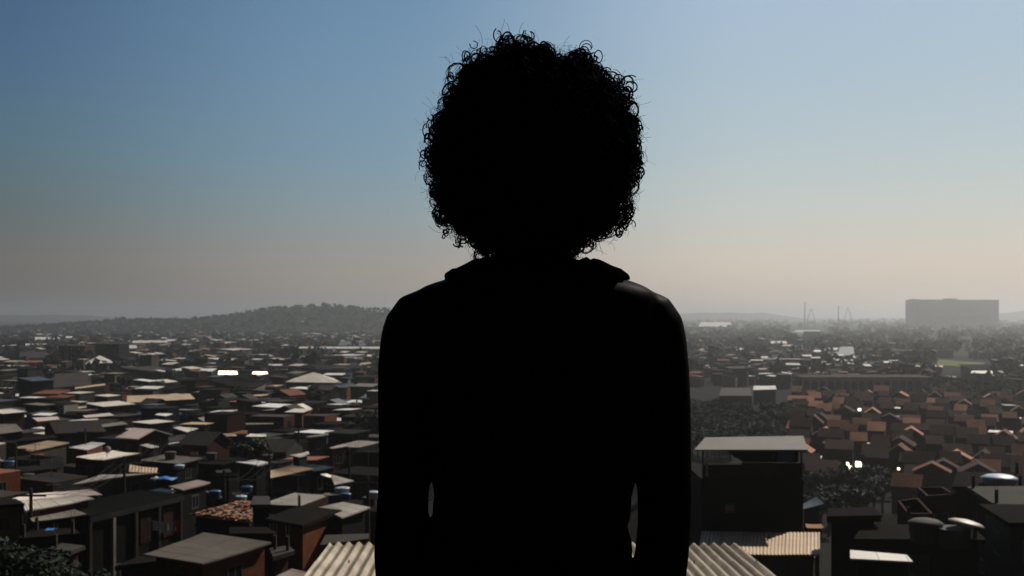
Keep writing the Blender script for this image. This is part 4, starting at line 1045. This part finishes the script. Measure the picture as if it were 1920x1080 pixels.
def pole(x, y, h, lb):
    root = empty('utility_pole', (x, y, gz(x, y) - .2)); m = MB(); m.tube([(0, 0, 0), (0, 0, h)], [.16, .10], 'concrete_slab', 8); m.build('shaft', root)
    m = MB(); m.box(-.9, .9, -.06, .06, h - .5, h - .38, 'dark_wall'); m.build('crossarm', root)
    tag(root, lb, 'utility pole', 'utility poles between the houses'); return Vector((x, y, root.location.z + h - .38))

def words_near(px_, py_, skip=None):
    best = None
    for r, s in HAND:
        if not s or r is skip: continue
        dx, dy = px_ - r['px'], (py_ - r['py']) * 2.2
        q = dx * dx + dy * dy
        if best is None or q < best[0]: best = (q, s, dx, dy / 2.2)
    q, s, dx, dy = best
    if abs(dx) > abs(dy) * 2.2: rel = 'left of' if dx < 0 else 'right of'
    else: rel = 'behind' if dy < 0 else 'in front of'
    return rel + ' ' + s

# labels for the loop-built houses: looks first, then the landmark, then the order among equals
ORD = 'first second third fourth fifth sixth seventh eighth ninth tenth eleventh twelfth thirteenth fourteenth fifteenth sixteenth seventeenth eighteenth nineteenth twentieth'.split()
def order_word(k, n): return 'leftmost' if k == 0 else ('rightmost' if k == n - 1 else ORD[k] + ' from left')
by = {}
for r2, zone, dd in AUTO:
    px_, py_ = r2['px'], r2['py']
    if zone == 'estate':
        band = next(i for i in range(6) if py_ < (752, 775, 800, 828, 862, 2000)[i])
        bw = ('topmost', 'second', 'third', 'fourth', 'fifth', 'lowest')[band]
        base = '%s roofed terraced house in the %s band of the estate' % (r2['desc'], bw)
    else:
        nw = words_near(px_, py_); base = '%s house under %s %s %s' % (r2['wall_word'], r2['desc'], r2['style_word'], nw)
        if len(base.split()) > 12: base = '%s house under %s roof %s' % (r2['wall_word'], r2['desc'], nw)
        if len(base.split()) > 12: base = '%s roofed %s house %s' % (r2['desc'], r2['wall_word'].split()[-1], nw)
        if len(base.split()) > 13: base = '%s roofed house %s' % (r2['desc'], nw)
    by.setdefault(base, []).append(r2)
for base, lst in by.items():
    lst.sort(key=lambda r: r['px'])
    for k, r in enumerate(lst):
        r['label'] = base if len(lst) == 1 else base + ', ' + order_word(k, len(lst))

byt = {}
for t_ in TREES:
    if t_.get('group') == 'trees of the town': continue
    c_ = [c for c in t_.children if c.name.startswith('crown')][0]; q = proj((t_.location.x, t_.location.y, t_.location.z + 4))
    look = 'paler green' if c_.data in (CR[2], CR[4]) else 'dark'
    nm_ = ''
    size = 'taller' if c_.scale.x > 2.9 else 'smaller'
    place = {G1: 'valley tree in %s row beyond the tall house', G2: 'grove tree in the %s row behind the estate', 'trees along the estate edge': 'tree in the %s row on the upper estate edge', 'trees below the estate': 'tree in the %s row above the black walled house'}.get(t_['group'])
    if place:
        edge = (748, 765, 785, 805) if t_['group'] == G1 else ((702, 715, 728, 740) if 'below' not in t_['group'] else (872, 886, 900, 914))
        band = next((i for i in range(4) if q[1] < edge[i]), 4); base = size + ' ' + look + ' ' + place % ('farthest', 'second', 'third', 'fourth', 'nearest')[band]
    else: base = (size + ' ' + look + ' tree ' + words_near(q[0], q[1])).replace('smaller dark', 'dark')
    byt.setdefault(base, []).append((q[0], t_))
for base, lst in byt.items():
    lst.sort(key=lambda v: v[0])
    for k, (x, t_) in enumerate(lst): t_['label'] = base if len(lst) == 1 else base + ', ' + order_word(k, len(lst))
town = [r for r, z, d in AUTO if z == 'town' and d < 130 and 0 < r['px'] < 1920]
rnd.shuffle(town)
used_ = set()
for r in town[:30]:
    w_n = '%s %s %s' % (r['desc'], 'terrace' if r['style_word'] == 'walled terrace' else 'roof', words_near(r['px'], r['py']))
    if w_n in used_: continue
    used_.add(w_n)
    roof_ = [c for c in r.children if c.name.startswith('roof')][0]
    vs_ = roof_.data.vertices; cz_ = sum(v.co.z for v in vs_) / len(vs_); cx_ = sum(v.co.x for v in vs_) / len(vs_); cy_ = sum(v.co.y for v in vs_) / len(vs_)
    if r.get('style_word') == 'gabled roof': cz_ = max(v.co.z for v in vs_) - .05
    k = rnd.random()
    if k < .5: antenna(r.location.x + cx_, r.location.y + cy_, r.location.z + cz_, 'thin tv antenna on the ' + w_n)
    elif r.get('style_word') != 'gabled roof':
        mt = rnd.choice(['grey_tank', 'grey_tank'])
        tank(0, 0, .5, .6, mt, {'blue_plastic': 'blue', 'grey_tank': 'grey', 'pale_tank': 'pale'}[mt] + ' tank on the ' + w_n, xyz=(r.location.x + cx_, r.location.y + cy_, r.location.z + cz_ + .06))
def dish(x, y, z, lb):
    root = empty('satellite_dish', (x, y, z), rnd.uniform(-.5, .5)); m = MB(); m.tube([(0, 0, 0), (0, 0, .45)], .025, 'dull_steel', 5); m.build('bracket', root)
    m = MB(); rg = []
    for q in (.02, .12, .22, .30): rg.append([(q * math.cos(2 * math.pi * k / 18), .22 * (q / .30) ** 2 * 1.0 + q * .35 * math.sin(2 * math.pi * k / 18), .62 + q * math.sin(2 * math.pi * k / 18)) for k in range(18)])
    m.loft(rg + [[(a, b - .012, c) for a, b, c in g] for g in rg[::-1]], 'pale_wall', closed=False); m.build('reflector', root, smooth=True)
    m = MB(); m.tube([(0, 0, .3), (0, .45, .75)], .012, 'dull_steel', 4); m.build('feed_arm', root)
    tag(root, lb, 'satellite dish', 'satellite dishes on the roofs')
for r in town[30:62]:
    if r.get('style_word') == 'gabled roof': continue
    w_n = '%s %s %s' % (r['desc'], 'terrace' if r['style_word'] == 'walled terrace' else 'roof', words_near(r['px'], r['py']))
    if w_n in used_: continue
    used_.add(w_n); roof_ = [c for c in r.children if c.name.startswith('roof')][0]; v0 = min(roof_.data.vertices, key=lambda v: v.co.y).co
    v1 = max((v.co for v in roof_.data.vertices), key=lambda c: c.z); c_ = v0.lerp(v1, .3)
    dish(r.location.x + c_.x, r.location.y + c_.y, r.location.z + c_.z - .03, 'small satellite dish on the ' + w_n)
pp = []
for px_, dd, nm in ((58, 64, 'the olive-tan lean-to roof'), (233, 84, 'the black workshop roof'), (420, 74, 'the rubble-strewn roof'), (655, 92, 'the ribbed ivory roof'), (160, 118, 'the brilliant white roof'), (560, 128, 'the brown-tan roof'), (30, 96, 'the warm tan roof'), (300, 104, 'the tilted yellowish sheet'), (690, 70, 'the cream sheet roof'), (505, 86, 'the white-topped tall house')):
    X = px2(px_, dd); pp.append(pole(X, dd, EZ - gz(X, dd) + .2 - interp(ROOFD, dd) + 1.6, 'thin concrete utility pole beside ' + nm))
for a, b, w_ in ((0, 1, 'nearest leftmost'), (2, 9, 'nearer middle'), (4, 5, 'farthest'), (6, 1, 'upper leftmost'), (1, 7, 'second leftmost'), (7, 9, 'upper middle'), (9, 3, 'upper right'), (2, 8, 'lowest right')):
    m = MB()
    for sx in (-.7, 0, .7): m.tube([pp[a].lerp(pp[b], t / 12) + Vector((sx, 0, -.9 * math.sin(math.pi * t / 12))) for t in range(13)], .018, 'rubber', 4)
    tag(m.build('power_line'), 'thin sagging power cables of the %s span between two roof-high poles' % w_, 'power line', 'power lines over the town')
# broken bricks lying over the tan roof
m = MB(); rr = random.Random(3)
q = quad([(360, 965), (470, 977), (472, 940), (445, 942)], None, 4)
for i in range(420):
    u, v = rr.random() ** .8, rr.random() ** 1.6; p = Vector(q[0]) * (1 - u) * (1 - v) + Vector(q[1]) * u * (1 - v) + Vector(q[2]) * u * v + Vector(q[3]) * (1 - u) * v
    s_ = rr.uniform(.05, .15); a = rr.uniform(0, 3.14); d1 = Vector((math.cos(a), math.sin(a), 0)) * s_; d2 = Vector((-math.sin(a), math.cos(a), 0)) * s_ * .6
    m.prism([p - d1 - d2 + Vector((0, 0, .1)), p + d1 - d2 + Vector((0, 0, .1)), p + d1 + d2 + Vector((0, 0, .1)), p - d1 + d2 + Vector((0, 0, .1))], [p - d1 - d2, p + d1 - d2, p + d1 + d2, p - d1 + d2], rr.choice(['red_brick', 'tan_sheet', 'terracotta_tile', 'dark_wall']))
tag(m.build('rubble'), 'broken bricks and tiles strewn over the tan roof', 'rubble', kind='stuff')

# ------------------------------------------------------------------ the person
PY = 1.45; S_ = PY / F
def B(x, y, dy=0.0): return Vector(((x - CX) * S_, PY + dy, EZ - (y - HY) * S_))
person = empty('person', (B(1000, 0).x, PY, EZ - 1.36))
tag(person, 'person with big curly hair and sleeveless top, seen from behind, arms hanging', 'person')
po = person.location
def L_(p): return p - po
def ell(cx, y, hw, hd, dy=0, n=40, sq=2.4, f=None):
    """horizontal ring; cx, hw in photo pixels, hd in metres"""
    out = []
    for k in range(n):
        t = 2 * math.pi * k / n; c_, s_ = math.cos(t), math.sin(t)
        x = math.copysign(abs(c_) ** (2 / sq), c_) * hw * S_; yy = math.copysign(abs(s_) ** (2 / sq), s_) * hd
        w = f(t, y) if f else 0
        p = B(cx, y, dy) + Vector((x * (1 + w), yy * (1 + w), 0)); out.append(L_(p))
    return out
TORSO = [(470, 1001, 62, .060, .015), (500, 1001, 76, .066, .010), (513, 1001, 100, .070, .005), (522, 1004, 165, .078, 0), (529, 1003, 188, .080, 0), (537, 1002, 210, .084, 0), (548, 1002, 227, .088, 0), (562, 1002, 236, .092, 0), (578, 1001, 232, .098, 0), (620, 1001, 228, .108, 0), (700, 1002, 208, .115, .005), (800, 1002, 197, .115, .01), (870, 1001, 190, .108, .01),
         (930, 999, 183, .100, .01), (966, 996, 181, .098, .008), (985, 988, 187, .098, .008), (1040, 989, 194, .104, .005), (1110, 996, 208, .114, 0), (1200, 1001, 222, .125, -.005), (1290, 1001, 228, .128, -.008), (1360, 1001, 220, .120, -.005), (1410, 1001, 190, .10, 0)]
def grow(profile, k, y0, y1, f=None):
    return [ell(cx, y, hw + k / S_, hd + k, dy, f=f) for y, cx, hw, hd, dy in profile if y0 <= y <= y1]
def densify(pr, step=12):
    out = []
    for a, b in zip(pr[:-1], pr[1:]):
        n = max(1, int((b[0] - a[0]) / step))
        for i in range(n):
            t = i / n; t2 = t; out.append(tuple(a[k] + (b[k] - a[k]) * t2 for k in range(5)))
    out.append(pr[-1]); return out
DT = densify(TORSO)
m = MB()
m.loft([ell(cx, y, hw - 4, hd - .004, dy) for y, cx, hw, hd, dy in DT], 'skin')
# neck and head
m.loft([ell(1000, y, hw, hd, dy, sq=2) for y, hw, hd, dy in ((540, 80, .062, .01), (500, 76, .06, .01), (470, 72, .058, .012), (430, 72, .058, .018), (390, 70, .058, .02))], 'skin')
hd_ = []
for k in range(25):
    t = math.pi * k / 24; y = 300 - 152 * math.cos(t); r = math.sin(t) ** .8
    jaw = 1 - .22 * max(0, (y - 330) / 130)
    hd_.append(ell(1000, y, max(2, 104 * r * jaw), max(.002, .097 * r * (1 - .1 * max(0, (y - 330) / 130))), .012 + .012 * max(0, (y - 330) / 130), sq=2.1))
m.loft(hd_, 'skin')
def blob(c, r, sx=1, sy=1, sz=1):
    rs_ = []
    for k in range(13):
        t = math.pi * k / 12; rr_ = max(.0005, math.sin(t) * r)
        rs_.append([c + Vector((math.cos(2 * math.pi * q / 16) * rr_ * sx, math.sin(2 * math.pi * q / 16) * rr_ * sy, math.cos(t) * r * sz)) for q in range(16)])
    m.loft(rs_[::-1], 'skin')
face_y = .012 + .097
for sx in (-1, 1):
    blob(L_(B(1000 + sx * 104, 318, .012)), .030, .35, .8, 1.15)           # ears
    blob(L_(B(1000 + sx * 42, 298, face_y - .012)), .016, 1.1, .7, .8)     # eyes
    blob(L_(B(1000 + sx * 42, 276, face_y - .012)), .018, 1.4, .8, .5)     # brows
    blob(L_(B(1000 + sx * 56, 345, face_y - .03)), .028, 1, .8, 1)         # cheeks
    blob(L_(B(1000 + sx * 12, 352, face_y + .005)), .011)                  # nostrils
m.tube([L_(B(1000, 290, face_y - .004)), L_(B(1000, 325, face_y + .006)), L_(B(1000, 348, face_y + .014))], [.009, .011, .014], 'skin', 10)
blob(L_(B(1000, 384, face_y - .006)), .016, 1.7, .8, .45); blob(L_(B(1000, 397, face_y - .008)), .016, 1.5, .8, .5); blob(L_(B(1000, 435, face_y - .018)), .022, 1.2, .8, .9)
def limb(pts, n=20):
    """pts: (x px, y px, dy m, radius px)"""
    P_, r_ = [], []
    for a, b in zip(pts[:-1], pts[1:]):
        k = max(1, int(abs(b[1] - a[1]) / 14))
        for i in range(k):
            t = i / k; P_.append(L_(B(a[0] + (b[0] - a[0]) * t, a[1] + (b[1] - a[1]) * t, a[2] + (b[2] - a[2]) * t))); r_.append((a[3] + (b[3] - a[3]) * t) * S_)
    P_.append(L_(B(*pts[-1][:3]))); r_.append(pts[-1][3] * S_)
    return P_, r_
for side_, arm in ((-1, [(806, 554, 0, 14), (803, 560, 0, 30), (795, 576, 0, 49), (783, 612, 0, 62), (775, 640, 0, 62), (767, 690, 0, 59), (763, 760, 0, 55), (759, 840, 0, 49), (756, 930, .0, 48), (753, 985, .004, 50), (752, 1040, .012, 53), (753, 1100, .022, 52), (757, 1200, .04, 42), (762, 1300, .06, 30), (764, 1345, .066, 28)]),
                   (1, [(1198, 554, 0, 14), (1201, 560, 0, 30), (1208, 576, 0, 49), (1219, 612, 0, 62), (1226, 640, 0, 61), (1234, 690, 0, 58), (1240, 760, 0, 55), (1243, 840, 0, 53), (1246, 930, 0, 51), (1246, 985, .004, 50), (1243, 1040, .012, 51), (1240, 1100, .022, 50), (1236, 1200, .04, 42), (1232, 1300, .06, 30), (1230, 1345, .066, 28)])):
    P_, r_ = limb(arm); m.tube(P_, r_, 'skin', 24)
    # hand: palm facing the thigh, four unequal fingers, thumb from the side of the palm
    wx, wy = arm[-1][0], 1345
    pal = [ell(wx, y, hw, hd, dy, n=20, sq=2.6) for y, hw, hd, dy in ((1335, 22, .026, .066), (1360, 20, .034, .07), (1400, 20, .042, .076), (1440, 18, .043, .08), (1462, 14, .040, .082))]
    m.loft(pal, 'skin')
    for k, (ln_, off) in enumerate(((.070, -.030), (.080, -.010), (.074, .010), (.058, .029))):
        c0 = L_(B(wx, 1450, .082 - off)); cur = -side_ * .012
        pt = [c0, c0 + Vector((cur * .2, 0, -ln_ * .45)), c0 + Vector((cur * 1.2, -.002, -ln_ * .8)), c0 + Vector((cur * 2.4, -.005, -ln_ * 1.12))]
        m.tube(pt, [.0095, .0088, .008, .006], 'skin', 10)
    c0 = L_(B(wx, 1375, .105)); m.tube([c0, c0 + Vector((-side_ * .012, .016, -.03)), c0 + Vector((-side_ * .020, .018, -.062)), c0 + Vector((-side_ * .024, .014, -.082))], [.014, .012, .0105, .008], 'skin', 10)
LEG = lambda s_: [(1001 + s_ * 108, 1330, 0, 112), (1001 + s_ * 112, 1450, 0, 110), (1001 + s_ * 112, 1600, 0, 95), (1001 + s_ * 108, 1800, .005, 74), (1001 + s_ * 106, 1900, .005, 68), (1001 + s_ * 106, 2020, -.01, 70), (1001 + s_ * 106, 2200, -.005, 52), (1001 + s_ * 106, 2370, 0, 42), (1001 + s_ * 106, 2420, 0, 44)]
for s_ in (-1, 1):
    P_, r_ = limb(LEG(s_)); m.tube(P_, r_, 'skin', 24)
    c0 = L_(B(1001 + s_ * 106, 2430)); m.tube([c0 + Vector((0, -.05, -.002)), c0 + Vector((0, 0, .004)), c0 + Vector((s_ * .012, .09, -.004)), c0 + Vector((s_ * .02, .165, -.008))], [.032, .04, .036, .02], 'skin', 14)
def remesh(mb_, name, vox, smooth_it=4):
    o = mb_.build(name, person)
    md = o.modifiers.new('r', 'REMESH'); md.mode = 'VOXEL'; md.voxel_size = vox
    ms_ = o.modifiers.new('s', 'SMOOTH'); ms_.iterations = smooth_it; ms_.factor = .5
    dg = bpy.context.evaluated_depsgraph_get(); dg.update()
    me = bpy.data.meshes.new_from_object(o.evaluated_get(dg)); o.modifiers.clear(); o.data = me
    me.polygons.foreach_set('use_smooth', [True] * len(me.polygons)); me.name = name; return o
body = remesh(m, 'body', .0045, 9)
# eyes
for sx in (-1, 1):
    m = MB(); c_ = L_(B(1000 + sx * 42, 300, face_y - .009)); m.tube([c_ + Vector((0, -.012, 0)), c_ + Vector((0, .004, 0)), c_ + Vector((0, .010, 0))], [.006, .009, .004], 'white_paint', 12)
    m.tube([c_ + Vector((0, .0095, 0)), c_ + Vector((0, .0112, 0))], [.0042, .003], 'hair', 10); m.build('eye', body)
# sleeveless top with soft folds
def folds(t, y):
    a = max(0, (y - 780) / 300); return (.012 * math.sin(y * .11 + 3 * math.cos(t)) + .009 * math.sin(y * .23 + 5 * math.sin(t))) * min(1, a) + .004 * noise.noise((math.cos(t) * 3, math.sin(t) * 3, y * .01))
cap_ = lambda y, hw: min(hw + 3, 172 + max(0, y - 640) * .3) if y < 760 else hw + 3
m = MB(); rings = [ell(cx, y, cap_(y, hw), hd + .006, dy, f=folds, n=64) for y, cx, hw, hd, dy in DT if 512 <= y <= 1215]
inner = [ell(cx, y, cap_(y, hw) - 4, hd + .001, dy, n=64) for y, cx, hw, hd, dy in DT if 512 <= y <= 1215]
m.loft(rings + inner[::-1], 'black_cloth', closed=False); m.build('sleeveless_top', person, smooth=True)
# gathered collar standing around the neck
m = MB(); rr_ = []
def col_f(t, y): return .026 * abs(math.sin(t * 11 + y * .04)) - .012 + .014 * math.sin(t * 31 + y * .1)
PROF = [(496, 104, .080), (490, 108, .084), (488, 113, .088), (492, 124, .096), (501, 142, .104), (508, 160, .112), (516, 171, .118), (522, 172, .118), (526, 166, .112), (524, 150, .10), (512, 130, .09), (498, 112, .082)]
for y, hw, hd in PROF:
    g_ = ell(1006, y, hw, hd, .005, n=120, sq=2.1, f=col_f); rr_.append([p + Vector((0, 0, .0035 * noise.noise((p.x * 60, p.y * 60, y * .03)) + .002 * math.sin(q * .9))) for q, p in enumerate(g_)])
m.loft(rr_, 'black_cloth'); m.build('collar', person, smooth=True)
# trousers and shoes
m = MB(); m.loft([ell(cx, y, hw + 6, hd + .008, dy) for y, cx, hw, hd, dy in DT if y >= 1190], 'denim')
for s_ in (-1, 1):
    P_, r_ = limb([(a, b, c, d + (12 if b < 1900 else 20)) for a, b, c, d in LEG(s_)][:-1]); m.tube(P_, r_, 'denim', 24)
remesh(m, 'trousers', .007, 3)
for s_ in (-1, 1):
    m = MB(); c0 = L_(B(1001 + s_ * 106, 2430)); z0 = .002
    for zz, k in ((z0, 1.02), (.02, 1.04), (.045, 1.0), (.07, .82), (.09, .62)):
        pass
    rgs = []
    for zz, k, ln_ in ((.003, 1.0, 1.0), (.022, 1.03, 1.02), (.045, .98, .98), (.066, .86, .84), (.088, .78, .58)):
        ring_ = []
        for q in range(28):
            t = 2 * math.pi * q / 28; ring_.append(Vector((c0.x + s_ * .008 + .047 * k * math.cos(t) * (1 + .12 * math.sin(t)), .05 * (2 - ln_) * 0 + (.052 if ln_ > .9 else .052 * ln_ - .01) + .135 * ln_ * math.sin(t) - (1 - ln_) * .05, zz)))
        rgs.append(ring_)
    m.loft(rgs, 'shoe'); m.build('shoe', person, smooth=True)

# hair: a springy mass of coils; its outline is read as a radius for every direction
OUT = [(-90, 990, 500), (-112, 902, 496), (-115, 884, 478), (-125, 858, 458), (-140, 818, 425), (-155, 806, 375), (-168, 796, 335), (180, 792, 290), (168, 802, 245), (155, 822, 195), (142, 842, 150), (130, 868, 118), (118, 900, 98), (105, 935, 76), (92, 972, 70), (80, 1030, 88), (70, 1060, 98), (58, 1110, 100), (48, 1140, 132), (35, 1176, 165), (22, 1188, 205), (8, 1206, 262), (-8, 1206, 318), (-22, 1192, 378), (-35, 1180, 425), (-48, 1150, 448), (-60, 1118, 462), (-66, 1096, 484), (-76, 1070, 496)]
HC = (998, 290)
tab = sorted((math.degrees(math.atan2(-(y - HC[1]), x - HC[0])), math.hypot(x - HC[0], y - HC[1])) for _, x, y in OUT)
tab = [(tab[-1][0] - 360, tab[-1][1])] + tab + [(tab[0][0] + 360, tab[0][1])]
def hair_r(th):                      # metres, for the direction th in the plane facing the viewer
    return interp(tab, math.degrees(th)) * S_ * (.965 - .02 * max(0, math.sin(th)))
hc = L_(B(HC[0], HC[1], -.012))
def surf(d, k):                      # d: unit vector; k: fraction of the outline
    if k > .8: k = k * (1 + .045 * noise.noise(d * 7.5) + .03 * noise.noise(d * 15))
    th = math.atan2(d.z, d.x); fr = math.hypot(d.x, d.z); ry = .150 if d.y < 0 else .115
    r = hair_r(th); e = 1 / math.sqrt((fr / r) ** 2 + (d.y / ry) ** 2)
    return hc + d * e * k
rh = random.Random(4); m = MB()
# dense inner mass, lumpy
rings = []
for i in range(1, 48):
    ph = math.pi * i / 48; rg = []
    for k in range(72):
        t = 2 * math.pi * k / 72; d = Vector((math.sin(ph) * math.cos(t), math.sin(ph) * math.sin(t), math.cos(ph)))
        k_ = .875 + .05 * noise.noise(d * 9) + .035 * noise.noise(d * 21)
        p = surf(d, k_)
        if d.y > .2: p.y = min(p.y, hc.y + .085 if abs(d.x) < .75 and d.z < .55 else p.y)
        rg.append(p)
    rings.append(rg)
m.loft(rings, 'hair')
def strand(pts, r):
    m.tube(pts, r, 'hair', 3, caps=False)
def rdir():
    while True:
        d = Vector((rh.gauss(0, 1), rh.gauss(0, 1), rh.gauss(0, 1))).normalized()
        if d.y > .5 and d.z < .55 and abs(d.x) < .72: continue
        if rh.random() < .5 and abs(d.y) > .55: continue       # more coils towards the rim seen against the sky
        return d
def coil(d, k, R0, turns, rad, ax=None, stretch=1.0):
    c0 = surf(d, k); ax = ax or (d + Vector((rh.gauss(0, .7), rh.gauss(0, .9), rh.gauss(0, .7)))).normalized()
    u = ax.orthogonal().normalized(); v = ax.cross(u); ph = rh.uniform(0, 6.28); n = int(turns * 11); out = []
    pitch = R0 * rh.uniform(.35, .9) * stretch
    for i in range(n + 1):
        t = i / n * turns * 2 * math.pi; rr_ = R0 * (1 - .35 * i / n)
        out.append(c0 + u * math.cos(t + ph) * rr_ + v * math.sin(t + ph) * rr_ * .9 + ax * pitch * (t / 6.28 - turns * .5))
    strand(out, [rad * (1 - .5 * abs(2 * i / n - 1) ** 3) for i in range(n + 1)])
for i in range(5200):
    coil(rdir(), rh.uniform(.84, .945), rh.choice([rh.uniform(.0025, .006), rh.uniform(.005, .010)]), rh.uniform(.8, 2.6), rh.uniform(.0003, .0009), stretch=rh.uniform(.8, 3.0))
# ringlets: several strands travelling together, standing out at the rim
for i in range(560):
    d = rdir(); k = rh.uniform(.91, .99); R0 = rh.uniform(.005, .0135); st = rh.getstate()
    ax = (d * .6 + Vector((rh.gauss(0, .5), rh.gauss(0, 1.1), rh.gauss(0, .5)))).normalized()
    for s2 in range(rh.randint(2, 4)):
        coil(d, k, R0 * (1 + .10 * s2), rh.uniform(.8, 1.6), rh.uniform(.0005, .0009), ax)
# large single loops on top
for (x, y, r_px) in ((872, 118, 11), (940, 82, 15), (955, 78, 13), (1082, 108, 16), (1096, 95, 12), (1122, 118, 13), (1145, 150, 12), (1180, 165, 15), (1178, 185, 12), (1194, 242, 10), (800, 258, 12), (806, 230, 11), (790, 305, 13), (818, 418, 8), (832, 438, 8), (862, 464, 8), (1180, 425, 9), (1165, 436, 10), (1110, 462, 12), (985, 74, 12), (1020, 92, 11), (900, 100, 10), (1150, 400, 14), (1203, 330, 11), (842, 168, 11)):
    x, y = 998 + (x - 998) * .975, 290 + (y - 290) * .975
    for s2 in range(6):
        c0 = L_(B(x + rh.gauss(0, 5), y + rh.gauss(0, 5), -.012 + rh.gauss(0, .02))); r = r_px * S_ * rh.uniform(.5, 1.05); ph = rh.uniform(0, 6.28); tl = rh.uniform(-.4, .4)
        n = 20; tt = rh.uniform(3.2, 6.5); sx_ = rh.uniform(.55, 1.05)
        strand([c0 + Vector((math.cos(ph + tt * i / n) * r * sx_, tl * r * math.sin(ph + tt * i / n) + i * .0006, math.sin(ph + tt * i / n) * r)) for i in range(n + 1)], rh.uniform(.0006, .0013))
# frizz: very fine wandering hairs
for i in range(4200):
    d = rdir(); p = surf(d, rh.uniform(.9, .97)); v = (d + Vector((rh.gauss(0, .8), rh.gauss(0, .8), rh.gauss(0, .8)))).normalized(); out = [p.copy()]; w = Vector((rh.gauss(0, 1), rh.gauss(0, 1), rh.gauss(0, 1))).normalized()
    ln_ = rh.uniform(.0012, .0030) * (1.5 if rh.random() < .06 else 1)
    for q in range(14):
        v = (v + v.cross(w) * rh.uniform(.25, .55) + Vector((0, 0, rh.gauss(0, .06)))).normalized(); p = p + v * ln_; out.append(p.copy())
    strand(out, rh.uniform(.00012, .00026))
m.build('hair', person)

# ------------------------------------------------------------------ air
hm = bpy.data.materials.new('haze'); hm.use_nodes = True; hn = hm.node_tree; hn.nodes.clear()
vp = hn.nodes.new('ShaderNodeVolumePrincipled'); ho = hn.nodes.new('ShaderNodeOutputMaterial'); hn.links.new(vp.outputs[0], ho.inputs['Volume'])
vp.inputs['Color'].default_value = (.86, .865, .86, 1); vp.inputs['Density'].default_value = .00024; vp.inputs['Anisotropy'].default_value = .70
m = MB(); top = EZ + 75; t = [(-15800, -90, top), (15800, -90, top), (15800, 15800, top), (-15800, 15800, top)]
m.prism(t, [(x, y, -2) for x, y, z in t], hm); hz = m.build('haze'); tag(hz, kind='stuff')
print('town', sum(z == 'town' for _, z, _ in AUTO), 'estate', sum(z != 'town' for _, z, _ in AUTO)); print('objects', len(bpy.data.objects), 'auto', len(AUTO), 'hand', len(HAND))
